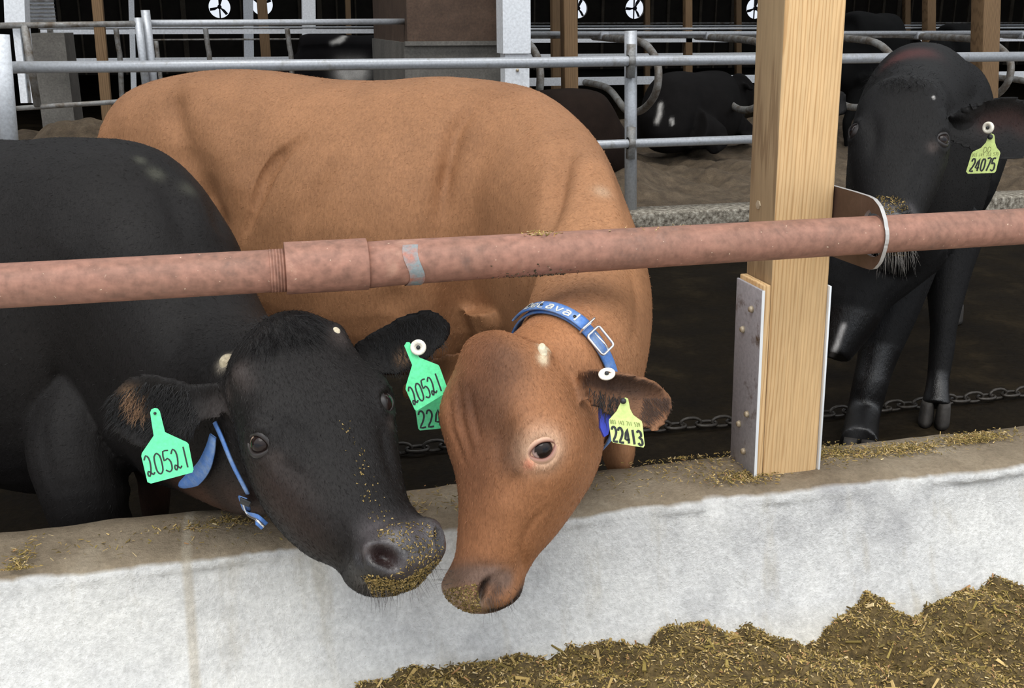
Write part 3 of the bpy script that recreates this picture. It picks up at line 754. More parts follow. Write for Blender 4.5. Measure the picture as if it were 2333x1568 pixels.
MAT['coat_brown'] = m_coat('coat_brown', 0.62, 0.22, 0.35, 0.0, 0.16)
MAT['coat_far'] = m_coat('coat_far', 0.85, 0.12, 0.3, 0.0, 0.3)
MAT['hair_brown'] = m_attr('hair_brown', 0.55, 0.25)
MAT['hair_black'] = m_attr('hair_black', 0.5, 0.2)
MAT['coat_black'] = m_coat('coat_black', 0.6, 0.2, 0.45, 0.0, 0.3)

def flat_tag(name, cow, px, D, mat, th=0.0025, tilt=(0.0, 0.0), c0=None):
    """a plastic ear tag cut from sheet: outline in the tag's own plane"""
    c = np.mean(px, 0) if c0 is None else np.array(c0); o = at_d(c[0], c[1], D)
    nn = unit(-unit(ray(*c)) + CR * tilt[0] + CU * tilt[1])
    def on(q, lift=0.0):
        d = ray(*q); t = np.dot(o + nn * lift - CP, nn) / np.dot(d, nn); return CP + d * t
    P = np.array([on(q) for q in px]); n = len(P); B = P - nn * th
    V = np.concatenate([P, B, [P.mean(0)], [B.mean(0)]]); F = []
    ob = bmesh.new(); vs = [ob.verts.new(p) for p in P]; es = [ob.edges.new((vs[i], vs[(i + 1) % n])) for i in range(n)]
    r = bmesh.ops.triangle_fill(ob, edges=es, use_beauty=True); ob.verts.index_update()
    T = [[v.index for v in f.verts] for f in ob.faces]; ob.free()
    F = [t for t in T] + [[i + n for i in t[::-1]] for t in T] + [(i, (i + 1) % n, n + (i + 1) % n, n + i) for i in range(n)]
    ob = mesh_obj(name, np.concatenate([P, B]), F, mat, cow, smooth=False)
    return ob, on, nn
DIG = {'0': [[(.5, 1), (.15, .85), (.08, .5), (.15, .15), (.5, 0), (.85, .15), (.92, .5), (.85, .85), (.5, 1)]],
       '1': [[(.5, 1), (.5, 0)]], '1f': [[(.15, .78), (.5, 1), (.5, 0)]],
       '2': [[(.08, .78), (.25, .97), (.6, 1), (.85, .85), (.85, .62), (.5, .3), (.08, 0), (.92, 0)]],
       '2h': [[(.0, .8), (.3, 1), (.6, .85), (.65, .55), (.5, .2), (.25, 0), (.08, .1), (.2, .25), (.5, .15), (.75, .05), (.95, .15)]],
       '3': [[(.1, .85), (.4, 1), (.8, .9), (.82, .65), (.4, .53), (.85, .42), (.88, .12), (.45, 0), (.08, .14)]],
       '4': [[(.65, 0), (.65, 1), (.06, .28), (.95, .28)]], '4h': [[(.1, 1), (.05, .5), (.85, .5)], [(.75, 1), (.72, 0)]],
       '5': [[(.88, 1), (.2, 1), (.14, .56), (.55, .64), (.88, .45), (.86, .12), (.5, 0), (.08, .12)]],
       '7': [[(.05, 1), (.95, 1), (.4, 0)]], '9': [[(.9, .6), (.5, .45), (.1, .65), (.15, .92), (.55, 1), (.9, .85), (.88, .4), (.6, 0)]],
       'D': [[(.1, 0), (.1, 1), (.55, 1), (.9, .75), (.9, .25), (.55, 0), (.1, 0)]],
       'e': [[(.1, .33), (.85, .35), (.8, .6), (.45, .66), (.12, .5), (.12, .15), (.45, 0), (.85, .08)]],
       'L': [[(.1, 1), (.1, 0), (.85, 0)]], 'a': [[(.15, .58), (.5, .66), (.82, .55), (.82, 0)], [(.82, .36), (.4, .38), (.12, .22), (.2, .02), (.5, 0), (.82, .14)]],
       'v': [[(.08, .65), (.5, 0), (.92, .65)]], 'l': [[(.5, 1), (.5, 0)]]}
def ribbon(P, w, nn, th=0.0006):
    P = np.asarray(P, float); n = len(P); T = np.zeros_like(P); T[1:-1] = P[2:] - P[:-2]; T[0] = P[1] - P[0]; T[-1] = P[-1] - P[-2]
    T /= np.linalg.norm(T, axis=1)[:, None] + 1e-12; N2 = np.broadcast_to(nn, P.shape); S = np.cross(T, N2); S /= np.linalg.norm(S, axis=1)[:, None] + 1e-12
    V = np.concatenate([P + S * w / 2, P - S * w / 2]); F = [(i, i + 1, n + i + 1, n + i) for i in range(n - 1)]
    return V, F
def lettering(name, text, quad, on, nn, w, mat, parent, gap=0.22, smooth=2):
    """strokes laid on a tag; quad = bottom-left, bottom-right, top-left pixel corners of the line of figures"""
    bl, br, tl = map(np.array, quad); k = len(text); mb = MB(); cw = 1.0 / (k + gap * (k - 1))
    for i, chs in enumerate(text):
        if chs == ' ': continue
        for st in DIG[chs]:
            st = np.array(st); st = crom(st, smooth) if len(st) > 2 and smooth > 1 else st
            P = [on(bl + (br - bl) * (cw * (1 + gap) * i + cw * x) + (tl - bl) * y, 0.0006) for x, y in st]
            mb.add(*ribbon(P, w, nn))
    return mb.build(name, mat, parent)
def disc(name, cow, p, n, r, mat, hole=True, th=0.004):
    n = unit(n); s = unit(np.cross(n, [0.2, 0.1, 1])); u = np.cross(n, s); a = np.arange(24) * 2 * math.pi / 24; rows = []
    prof = [(1.0, -th), (1.0, 0), (0.85, th * .4), (0.5, th * .4), (0.42, -th * .3), (0.05, -th * .4)]
    for rr, hh in prof: rows.append(p + n * hh + (s[None] * np.cos(a)[:, None] + u[None] * np.sin(a)[:, None]) * r * rr)
    V, F = loft(rows, 1); o = mesh_obj(name, V, F, mat, cow, True)
    V, F = sphere_vf(p + n * th * 0.05, r * 0.27, 12, 8); mesh_obj('pin', V, F, MAT['ink'], o); return o
def collar_ring(sk, c, nrm, ref, width, lift=0.006, N=72, a0=0, a1=2 * math.pi, drop=None):
    """strap round the neck: rays towards the axis find the skin, then the strap runs over it"""
    nrm = unit(nrm); s = unit(ref - nrm * np.dot(ref, nrm)); u = np.cross(nrm, s); P = []
    for t in np.linspace(a0, a1, N, endpoint=(a1 - a0) < 6.2):
        d = s * math.cos(t) + u * math.sin(t); r = sk.bvh.ray_cast(Vector(c), Vector(d))
        L = (np.array(r[0]) - c) @ d if r[0] is not None else 0.15
        P.append(L + lift)
    P = np.array(P); clos = (a1 - a0) > 6.2
    for _ in range(4):
        q = (np.roll(P, 1) + np.roll(P, -1)) / 2
        if not clos: q[0], q[-1] = P[0], P[-1]
        P = np.maximum(P, q * 0.995) * 0.5 + q * 0.5
    t = np.linspace(a0, a1, N, endpoint=not clos)
    D = s[None] * np.cos(t)[:, None] + u[None] * np.sin(t)[:, None]
    return c + D * P[:, None], D, nrm
def strap_mesh(P, D, nrm, width, th=0.004, closed=True):
    rows = []
    n = len(P); prof = [(-.5, 0), (-.5, 1), (-.25, 1.15), (0, 1.2), (.25, 1.15), (.5, 1), (.5, 0), (0, -.1)]
    wn = np.broadcast_to(nrm, P.shape)
    V = np.stack([P + wn * (a * width) + D * (b_ * th) for a, b_ in prof], 1); m = len(prof); V = V.reshape(-1, 3); F = []
    for i in range(n if closed else n - 1):
        j = (i + 1) % n
        for k in range(m): F.append((i * m + k, i * m + (k + 1) % m, j * m + (k + 1) % m, j * m + k))
    if not closed: F += [tuple(range(m)), tuple((n - 1) * m + k for k in range(m))]
    return V, F
def hoof_pair(cow, p, fwd, r=0.045, h=0.075):
    """cloven hoof: two toes side by side"""
    fwd = unit([fwd[0], fwd[1], 0]); sd = np.array([-fwd[1], fwd[0], 0]); mb = MB()
    for sg in (-1, 1):
        rows = []
        for z, fr, bk, w in ((0, 1.35, .9, .50), (h * .35, 1.2, .9, .49), (h * .7, 1.0, .85, .46), (h, .8, .8, .40)):
            a = np.arange(16) * 2 * math.pi / 16; cx = np.cos(a); f = np.where(cx > 0, fr, bk) * r * np.sign(cx) * np.abs(cx) ** .9
            rows.append(np.array(p)[None] + np.array([0, 0, z]) + sd[None] * (sg * r * .54 + np.sin(a) * w * r)[:, None] + fwd[None] * f[:, None])
        mb.add(*loft(rows, 2))
    return mb.build('hoof', MAT['hoof'], cow, True)
def stand_legs(parts, cow_hooves, base, d, zb, side, s, hind=False, lift=0.0):
    """one standing leg under the trunk; base = plan point of the spine, d heading, side +-1"""
    nrm = np.array([-d[1], d[0], 0]) * side; d3 = np.array([d[0], d[1], 0.0]); b0 = np.array([base[0], base[1], 0.0]) + nrm * s
    if hind:
        J = [b0 + d3 * .05 + [0, 0, zb + .16], b0 + d3 * .10 + [0, 0, zb - .02], b0 - d3 * .02 + [0, 0, .52], b0 - d3 * .10 + [0, 0, .40], b0 - d3 * .04 + [0, 0, .16], b0 + [0, 0, .07]]
        R = [.17, .13, .065, .05, .034, .042]
    else:
        J = [b0 + [0, 0, zb + .12], b0 + d3 * .02 + [0, 0, zb - .04], b0 + [0, 0, .36], b0 + d3 * .01 + [0, 0, .28], b0 + [0, 0, .14], b0 + d3 * .02 + [0, 0, .07]]
        R = [.13, .085, .052, .044, .032, .042]
    parts.append(tapered(J, R, 4, 16)); cow_hooves.append((J[-1] * [1, 1, 0], d3))

HEAD_BROWN = [(0.170, -0.000, -0.008, 0.013, 2.1, 0.00, 0.005), (0.157, 0.025, -0.046, 0.051, 2.3, 0.05, 0.005), (0.137, 0.041, -0.090, 0.073, 2.4, 0.10, 0.004), (0.095, 0.050, -0.142, 0.096, 2.5, 0.14, -0.001), (0.048, 0.056, -0.186, 0.117, 2.6, 0.20, -0.004), (-0.001, 0.058, -0.218, 0.130, 2.6, 0.24, -0.008), (-0.051, 0.055, -0.224, 0.123, 2.5, 0.20, -0.011), (-0.100, 0.050, -0.209, 0.105, 2.4, 0.15, -0.014), (-0.150, 0.048, -0.178, 0.090, 2.3, 0.10, -0.010), (-0.200, 0.050, -0.142, 0.074, 2.3, 0.06, -0.003), (-0.241, 0.052, -0.106, 0.061, 2.3, 0.05, 0.005), (-0.275, 0.059, -0.083, 0.065, 2.4, 0.05, 0.013), (-0.304, 0.060, -0.071, 0.070, 2.4, 0.00, 0.019), (-0.326, 0.045, -0.057, 0.046, 2.3, 0.00, 0.019), (-0.340, 0.013, -0.036, 0.019, 2.1, 0.00, 0.017)]
HEAD_BLACK = [(0.187, -0.000, -0.072, 0.031, 2.1, 0.00, 0.003), (0.172, 0.025, -0.108, 0.067, 2.3, 0.05, 0.003), (0.148, 0.041, -0.142, 0.094, 2.4, 0.10, 0.007), (0.103, 0.051, -0.173, 0.113, 2.5, 0.14, 0.010), (0.051, 0.056, -0.201, 0.117, 2.6, 0.20, 0.011), (0.000, 0.058, -0.217, 0.127, 2.6, 0.24, 0.009), (-0.050, 0.056, -0.216, 0.127, 2.5, 0.20, 0.013), (-0.101, 0.052, -0.201, 0.119, 2.4, 0.15, 0.019), (-0.151, 0.049, -0.179, 0.106, 2.3, 0.10, 0.023), (-0.202, 0.048, -0.153, 0.089, 2.3, 0.06, 0.020), (-0.239, 0.050, -0.119, 0.080, 2.3, 0.05, 0.007), (-0.272, 0.054, -0.098, 0.085, 2.4, 0.05, -0.001), (-0.299, 0.051, -0.086, 0.078, 2.4, 0.00, -0.005), (-0.316, 0.037, -0.075, 0.056, 2.3, 0.00, -0.004), (-0.328, 0.007, -0.054, 0.022, 2.1, 0.00, -0.001)]
def head_loft(h, table, dx=1.0):
    rings = []
    for z, yf, yb, w, n, tp, x in table:
        R = oval((x * dx, (yf + yb) / 2, z), (0, 1, 0), (yf - yb) / 2, (yf - yb) / 2, (1, 0, 0), w, n, tp, 36)
        rings.append(np.array([h.W(*p) for p in R]))
    return loft(rings, 4)
def nostril(sk, p, u, L=.014, W_=.007, deep=.016):
    """comma shaped opening: long axis u"""
    n = sk.nrm(p); u = unit(u - n * (u @ n)); v = np.cross(n, u); d = sk.V - p
    a, b_, c_ = d @ u, d @ v, d @ n; e = (a / L) ** 2 + ((b_ + 6 * a * a) / W_) ** 2; near = np.abs(c_) < .03
    w = np.exp(-e * .9) * near; sk.V = sk.V - n * (w * deep)[:, None]
    rim = np.exp(-((np.sqrt(e) - 1.9) / .6) ** 2) * near; sk.V = sk.V + n * (rim * .004)[:, None]; sk.normals()
    return np.exp(-e * .55) * near
def hairs_px(sk, poly, n, rng):
    """random skin points seen inside a picture polygon's box"""
    (x0, y0), (x1, y1) = np.min(poly, 0), np.max(poly, 0); P = []; Nn = []; poly = np.array(poly, float)
    def inside(x, y):
        c = False; j = len(poly) - 1
        for i in range(len(poly)):
            if (poly[i, 1] > y) != (poly[j, 1] > y) and x < (poly[j, 0] - poly[i, 0]) * (y - poly[i, 1]) / (poly[j, 1] - poly[i, 1]) + poly[i, 0]: c = not c
            j = i
        return c
    while len(P) < n:
        x, y = rng.uniform(x0, x1), rng.uniform(y0, y1)
        if not inside(x, y): continue
        p, nn = sk.bvh.ray_cast(Vector(CP), Vector(unit(ray(x, y))))[:2]
        if p is None: n -= 1; continue
        P.append(np.array(p)); Nn.append(np.array(nn))
    return np.array(P), np.array(Nn)
def feed_bits(sk, cow, poly, n, lens=(.002, .007)):
    P, Nn = hairs_px(sk, poly, n, RNG); k = len(P)
    V, F, c = flakes(P + Nn * .001, RNG.uniform(*lens, k), RNG.uniform(.001, .003, k), .5, pal=np.array([(.16, .11, .03), (.22, .15, .05), (.10, .07, .02), (.30, .21, .08), (.065, .048, .015), (.40, .29, .12)]), prob=[.25, .2, .2, .14, .15, .06], nrm=Nn)
    o = mesh_obj('feed_crumbs', V, F, MAT['attr'], cow, False, c); o['kind'] = 'stuff'; o['label'] = 'chewed feed crumbs stuck to the muzzle'; return o
def whiskers(sk, cow, poly, n, down, mat, L=(.02, .05)):
    P, Nn = hairs_px(sk, poly, n, RNG); k = len(P)
    return strands('whiskers', P, Nn * .7 + down + RNG.normal(0, .25, (k, 3)), RNG.uniform(*L, k), .00035, mat, cow, .2, seg=4)
MAT['whisker'] = plain('whisker', (.05, .04, .035), .4); MAT['whisker_pale'] = plain('whisker_pale', (.45, .42, .38), .4)
def paint_px(sk, col, px, py, r, amt=1.0):
    p, n = sk.hit(px, py)
    if p is not None: sk.paint(col, np.clip(sk.w_point(p, r) * 1.25, 0, 1) * amt)
def paint_line(sk, col, pts, r, amt=1.0):
    P = sk.line_px(pts)
    if len(P) > 1: sk.paint(col, np.clip(sk.w_line(np.array(P), r) * 1.25, 0, 1) * amt)

# ================================================================== BROWN COW
def build_brown():
    h = Head([0.4162, 1.8076, 0.7654], [-0.5135390, 0.8536126, -0.0873111], [-0.8531535, -0.4970759, 0.1582551], [0.0916883, 0.1557600, 0.9835304], 1.083)
    A = np.array([-.445, 3.788]); d = np.array([.794, -.607])
    rows = [((-0.455, 3.795, 1.10), 0.05, 0.15, 0.05, 2.3, 0.00), ((-0.425, 3.775, 1.066), 0.154, 0.265, 0.135, 2.3, 0.00), ((-0.336, 3.722, 1.035), 0.256, 0.368, 0.195, 2.3, 0.00), ((-0.151, 3.572, 1.033), 0.311, 0.428, 0.237, 2.3, 0.00),
            ((0.003, 3.449, 1.015), 0.344, 0.461, 0.257, 2.3, -0.05), ((0.193, 3.303, 0.964), 0.373, 0.492, 0.309, 2.3, -0.12), ((0.391, 3.151, 0.951), 0.381, 0.500, 0.315, 2.3, -0.16), ((0.573, 3.011, 0.973), 0.375, 0.489, 0.261, 2.2, -0.14),
            ((0.708, 2.908, 0.973), 0.357, 0.468, 0.215, 2.2, -0.08), ((0.779, 2.760, 0.922), 0.348, 0.400, 0.193, 2.1, 0.00), ((0.783, 2.523, 0.893), 0.297, 0.360, 0.159, 2.1, 0.00), ((0.748, 2.260, 0.844), 0.221, 0.290, 0.148, 2.1, 0.00),
            ((0.653, 2.039, 0.812), 0.163, 0.220, 0.128, 2.1, 0.00), ((0.553, 1.900, 0.818), 0.128, 0.170, 0.106, 2.1, 0.00), (h.W(0, -.05, .06), .10, .12, .08, 2.1)]
    parts = [trunk(rows), head_loft(h, HEAD_BROWN)]
    hooves = []
    for sg, o in ((1, .0), (-1, .06)):
        stand_legs(parts, hooves, A + d * (1.44 + o), d, .62, sg, .12); stand_legs(parts, hooves, A + d * (.22 + o), d, .80, sg, .12, True)
    bp = at_d(1408, 1012, 2.66); parts.append(sphere_vf(bp, .074, 18, 12, None, (.55, .9, 1.2))); parts.append(tapered([bp + [0, 0, .02], bp + [-.03, .02, .16], (.79, 2.50, .75)], [.035, .05, .1]))
    D0 = depth(h.W(-.12, -.07, .085)); ears = []
    e = [at_d(1318, 872, D0 + .03), at_d(1372, 885, D0), at_d(1440, 902, D0 - .02), at_d(1500, 912, D0 - .01), at_d(1531, 915, D0 + .005)]; ears.append(e)
    parts.append(ear_shape(e, [.030, .044, .052, .042, .010], -CU + CR * .12, -CF * .75 - CU * .55, .6, .016))
    D1 = depth(h.W(.12, -.07, .085))
    e = [at_d(1085, 850, D1), at_d(1035, 850, D1 + .03), at_d(980, 870, D1 + .07), at_d(915, 895, D1 + .1)]; ears.append(e)
    parts.append(ear_shape(e, [.03, .042, .045, .012], CU, -CF, .4, .016))
    tp = np.array([A[0], A[1], 1.15]); d3 = np.array([d[0], d[1], 0])
    parts.append(tapered([tp + d3 * .10 + [0, 0, .06], tp + d3 * .0 + [0, 0, -.05], tp - d3 * .035 + [0, 0, -.4], tp - d3 * .02 + [0, 0, -.8]], [.045, .04, .025, .03]))
    return h, fuse(parts, .0075, 10), hooves, ears
cow = thing('cow', 'brown cow with a blue collar reaching its head down over the concrete wall', 'cow', (.5, 3.0, 0))
h, sk, hooves, ears = build_brown()
# bones and folds of the trunk
for q in ((440, 205, .07, .020), (462, 260, .06, .012), (500, 340, .06, .012), (545, 430, .06, .012), (290, 280, .12, .012), (1130, 430, .10, .014), (1350, 380, .06, .012), (1180, 330, .09, .006), (860, 480, .2, .016), (430, 370, .06, -.022), (465, 450, .06, -.032), (495, 510, .05, -.028), (400, 250, .05, -.010)): sk.bump_px(*q)
for pts, r, a in (([(405, 215), (400, 270), (425, 330)], .035, -.012), ([(704, 303), (660, 338), (631, 363), (598, 422), (571, 495), (560, 540)], .022, -.012), ([(690, 315), (640, 356), (610, 395), (590, 450), (565, 525)], .014, -.012), ([(650, 330), (600, 400), (570, 480)], .05, -.012), ([(764, 370), (730, 420), (704, 469), (677, 529)], .026, -.011), ([(1095, 223), (1060, 265), (1036, 303), (1018, 390), (1009, 449), (1005, 520)], .028, -.024), ([(1020, 370), (1012, 430)], .015, -.007),
                  ([(1301, 303), (1282, 370), (1262, 456), (1248, 529)], .034, -.026), ([(1200, 250), (1180, 330)], .04, -.006), ([(860, 300), (820, 420), (800, 520)], .03, -.004), ([(960, 300), (925, 400), (905, 520)], .03, -.004), ([(1290, 512), (1330, 488), (1380, 500), (1395, 535)], .012, -.005), ([(1300, 535), (1340, 512), (1375, 520)], .010, -.004),
                  ([(1360, 330), (1395, 430), (1410, 520)], .025, .006), ([(1062, 600), (1056, 680), (1050, 760)], .06, -.012), ([(1215, 620), (1200, 680), (1185, 740)], .04, -.014), ([(1300, 700), (1330, 680), (1400, 690)], .02, -.004), ([(1440, 620), (1455, 700), (1440, 780)], .02, -.006), ([(900, 650), (890, 720)], .04, -.008)): sk.crease_px(pts, r, a)
# head: brows, temple hollow, cheek, muzzle
pe, ne = sk.hit(1236, 1025)
sk.bump_px(1205, 965, .035, .010); sk.bump_px(1020, 940, .05, .010); sk.bump_px(1180, 880, .05, -.006); sk.bump_px(1300, 1080, .06, .006); sk.bump_px(1130, 1000, .045, -.010)
sk.bump_px(1130, 740, .03, .012); sk.bump_px(1240, 805, .020, .012); sk.bump_px(1150, 1150, .05, .005)
for pts, r, a in (([(1150, 1035), (1165, 975), (1215, 935), (1265, 925)], .007, -.0045), ([(1172, 1050), (1180, 995), (1220, 955), (1270, 948)], .006, -.004), ([(1135, 1060), (1140, 1000), (1170, 950)], .008, -.004), ([(1045, 880), (1050, 960), (1075, 1040)], .010, -.006), ([(1022, 900), (1030, 980), (1060, 1060)], .008, -.005), ([(1068, 880), (1078, 950), (1095, 1010)], .009, -.005),
                  ([(1312, 870), (1318, 905), (1335, 935)], .006, -.005), ([(1325, 860), (1333, 900), (1345, 925)], .005, -.004), ([(1200, 1310), (1190, 1255), (1205, 1205), (1235, 1165)], .009, -.006), ([(1190, 1085), (1170, 1100), (1150, 1150)], .015, -.005),
                  ([(1005, 1305), (1060, 1300), (1120, 1290)], .012, -.005), ([(1110, 1392), (1150, 1382), (1193, 1345)], .006, -.006)): sk.crease_px(pts, r, a)
sk.bump_px(1060, 1340, .03, .006); sk.bump_px(1160, 1350, .03, .006)
pn, _ = sk.hit(1098, 1345); nw = nostril(sk, pn, CU * .9 + CR * .35, .020, .006, .020)
eye_socket(sk, pe, ne, .023)
# pigment, with shade painted into the nostril and some trunk creases
brown = np.array((0.340, 0.166, 0.080)); sk.C = np.tile(brown, (len(sk.V), 1)); Lc = h.L(sk.V)
headw = 1 / (1 + np.exp(-((-Lc[:, 2] * 0 + .21 - np.linalg.norm(Lc * [1, .8, .55], axis=1)) / .02)))
sk.paint((.295, .128, .057), headw * .9)
sk.paint((.105, .046, .024), headw * np.exp(-((Lc[:, 0] + .01) / .06) ** 2) * np.clip((Lc[:, 1] + .01) / .04, 0, 1) * np.clip((Lc[:, 2] + .16) / .08, 0, 1) * .75)
sk.paint((.21, .088, .045), headw * np.exp(-((Lc[:, 0] - .02) / .08) ** 2) * np.clip(Lc[:, 1] / .04, 0, 1) * .5)
for q in ((1150, 830, .05), (1120, 930, .05), (1160, 1010, .04), (1165, 1060, .025), (1060, 900, .04)): paint_px(sk, (.065, .030, .017), *q, .55)
sk.paint((.74, .52, .37), np.clip(sk.w_point(pe + ne * .0, .034) * 1.5, 0, 1) * .65); paint_px(sk, (.62, .24, .15), 1206, 1058, .010, .8)
sk.paint((.44, .20, .09), headw * np.exp(-((Lc[:, 1] + .13) / .05) ** 2) * .5)
paint_line(sk, (.115, .08, .065), [(1010, 1318), (1060, 1312), (1120, 1310), (1150, 1320)], .024, .85); paint_line(sk, (.27, .18, .12), [(1015, 1350), (1050, 1375), (1085, 1385)], .028, .8)
paint_line(sk, (.018, .013, .012), [(1125, 1390), (1165, 1375), (1192, 1345)], .020, .95); paint_line(sk, (.03, .02, .017), [(1130, 1340), (1120, 1370)], .012, .5)
paint_px(sk, (.66, .55, .38), 1241, 790, .011, 1); paint_px(sk, (.66, .55, .38), 1238, 818, .010, 1)
sk.paint((.004, .003, .003), np.clip(nw * 1.6, 0, 1) * .9)  # shade of the nostril hollow painted near black
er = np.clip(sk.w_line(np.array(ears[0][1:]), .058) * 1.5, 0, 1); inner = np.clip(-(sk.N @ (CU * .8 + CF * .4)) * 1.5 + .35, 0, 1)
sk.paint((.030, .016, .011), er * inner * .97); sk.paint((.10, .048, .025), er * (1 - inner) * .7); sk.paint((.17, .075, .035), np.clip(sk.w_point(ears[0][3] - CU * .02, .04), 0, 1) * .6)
sk.paint((.16, .075, .035), np.clip(sk.w_line(np.array(ears[1][1:]), .05) * 1.3, 0, 1) * .8)
for q in ((1145, 205, .06, .4), (1080, 320, .05, .35), (1025, 420, .05, .35), (460, 170, .08, .25), (540, 430, .05, .35), (1275, 430, .05, .25)): paint_px(sk, (.22, .10, .045), *q)  # withers pigment, plus shade painted into the shoulder and thigh creases
paint_px(sk, (.5, .36, .24), 1372, 437, .02, .5)
wet = np.clip((-.285 - h.L(sk.V)[:, 2]) / .02, 0, 1) * np.clip((h.L(sk.V)[:, 1] - .0) / .03, 0, 1)
mesh_obj('body', sk.V, sk.F, MAT['coat_brown'], cow, True, np.concatenate([sk.C, 1 - wet[:, None]], 1))
dB = np.array([-.794, .607, -.55])
def lie(P, N):
    Lp = h.L(P); hd = (np.linalg.norm(Lp * [1, .8, .6], axis=1) < .2)[:, None]
    return np.where(hd, -h.Z[None] + h.X[None] * (Lp[:, :1] * 3), dB[None] + 0 * P)
bald = lambda P: (1 - .97 * (np.linalg.norm(P - pe, axis=1) < .024)) * (1 - .9 * (h.L(P)[:, 2] < -.295) * (np.linalg.norm(h.L(P)[:, :2] - [.015, .05], axis=1) < .06))
fur(sk, cow, MAT['hair_brown'], 60000, lie, (.006, .010), .00035, .07, seed=3, where=bald)
fur(sk, cow, MAT['hair_brown'], 40000, lie, (.0035, .0065), .00028, .07, seed=4, where=lambda P: bald(P) * (np.linalg.norm(P - h.o, axis=1) < .42))
for p, f in hooves: hoof_pair(cow, p, f)
eye_parts(cow, pe, ne, -CU * -.42 + CR * 1.0, .0245, .0165, ((.22, .10, .075), (.56, .36, .25)), (.42, .30, .27), (.25, .05))
V, F = sphere_vf(sk.hit(1240, 803)[0] - sk.hit(1240, 803)[1] * .008, .013, 16, 10, None, (.8, .8, 1.7)); o = mesh_obj('horn_bud', V, F, MAT['horn'], cow); o['label'] = 'pale stub of a removed horn'
# right ear tag (printed) with its button
tagd = D0 = depth(ears[0][2]) - .045
o, on, nn = flat_tag('ear_tag', cow, [(1417, 911), (1425, 906), (1431, 909), (1436, 933), (1443, 946), (1462, 960), (1464, 968), (1469, 1015), (1466, 1020), (1397, 1009), (1393, 1005), (1387, 962), (1388, 956), (1405, 937), (1413, 920)], tagd, MAT['yellow_tag'], tilt=(.05, -.15))
o['label'] = 'yellow tag numbered 22413'
lettering('tag_number', '22413', ((1397, 1005), (1466, 1016), (1392, 972)), on, nn, .0042, MAT['ink'], o)
lettering('tag_print', '003 143 711 539', ((1391, 965), (1459, 973), (1389, 956)), on, nn, .0008, MAT['print'], o, .35)
V, F = sphere_vf(on((1420, 914), .003), .0055, 12, 8); mesh_obj('pin', V, F, MAT['ink'], o)
pb, nb_ = sk.hit(1385, 856)
if pb is not None: o = disc('tag_button', cow, pb + nb_ * .006 + CU * .004, unit(nb_ * .5 + CU * .9 - CF * .35), .0155, MAT['white_plastic'], th=.003); o['label'] = 'cream button that holds the tag'
# left ear tag half hidden behind the black cow's tag
o, on, nn = flat_tag('ear_tag', cow, [(968, 872), (980, 868), (990, 895), (1050, 905), (1062, 920), (1052, 968), (1000, 977), (957, 981), (953, 977), (946, 930), (962, 905)], depth(ears[1][2]) - .05, MAT['green_tag'], tilt=(.1, -.1)); o['label'] = 'green tag numbered 22413'
lettering('tag_number', '22413', ((957, 975), (1045, 965), (951, 938)), on, nn, .0038, MAT['ink'], o)
whiskers(sk, cow, [(1100, 1330), (1195, 1340), (1190, 1385), (1100, 1400)], 60, np.array([0, 0, -.6]), MAT['whisker'], (.01, .03))
whiskers(sk, cow, [(1000, 1290), (1040, 1280), (1040, 1330), (1002, 1340)], 26, -CR * .8, MAT['whisker'], (.015, .04))
feed_bits(sk, cow, [(1002, 1345), (1085, 1330), (1098, 1392), (1060, 1402), (1020, 1390)], 600, (.001, .0045)); 
feed_b = hairs_px(sk, [(1340, 880), (1425, 905), (1420, 960), (1370, 950)], 150, RNG)
strands('ear_hair', feed_b[0], feed_b[1] * .5 - CU * .8 + CR * RNG.normal(.2, .3, (len(feed_b[0]), 1)), RNG.uniform(.015, .035, len(feed_b[0])), .0007, MAT['black_hair'], cow, .2, .05)
q_ = hairs_px(sk, [(1465, 905), (1525, 905), (1520, 930), (1475, 965), (1455, 950)], 420, RNG); MAT['brown_hair'] = plain('brown_hair', (.06, .03, .018), .6)
o = strands('ear_hair', q_[0], q_[1] * .3 - CU * .8 + CR * RNG.normal(.5, .3, (len(q_[0]), 1)), RNG.uniform(.008, .018, len(q_[0])), .0005, MAT['brown_hair'], cow, .1, .05)
# collar
TT = sk.hit(1244, 712)[0]; RR = sk.hit(1384, 836)[0]; LL = at_d(1165, 735, depth(TT) + .09)
cn = unit(np.cross(RR - TT, LL - TT)); cn = cn if cn[1] < 0 else -cn
cc = TT * .30 + RR * .40 + LL * .30 + np.array([-.01, .02, -.075])
cc = cc - cn * np.dot(cc - TT, cn)
P, D, cn = collar_ring(sk, cc, cn, TT - cc, .026, .006)
V, F = strap_mesh(P, D, cn, .027, .004); col_ = mesh_obj('collar', V, F, MAT['blue_strap'], cow); col_['label'] = 'blue strap collar with a steel buckle'
def ring_at(px, py):
    """index on the ring seen nearest a picture point"""
    uv = []
    for p in P + D * .006:
        q = p - CP; w = q @ CF; uv.append((IW / 2 + FPX * (q @ CR) / w, IH / 2 - FPX * (q @ CU) / w, w))
    uv = np.array(uv); return int(np.argmin((uv[:, 0] - px) ** 2 + (uv[:, 1] - py) ** 2 + (uv[:, 2] - uv[:, 2].min()) * 2000))
i0, i1 = ring_at(1165, 712), ring_at(1335, 745)
step = 1 if (i1 - i0) % len(P) < len(P) / 2 else -1; cnt = (i1 - i0) % len(P) if step == 1 else (i0 - i1) % len(P); idx = [(i0 + step * k) % len(P) for k in range(cnt + 1)]
ov = [(i % len(P)) for i in idx]
V, F = strap_mesh(P[ov] + D[ov] * .011 + cn * .004, D[ov], cn, .027, .004, False); o = mesh_obj('strap_end', V, F, MAT['blue_strap'], col_)
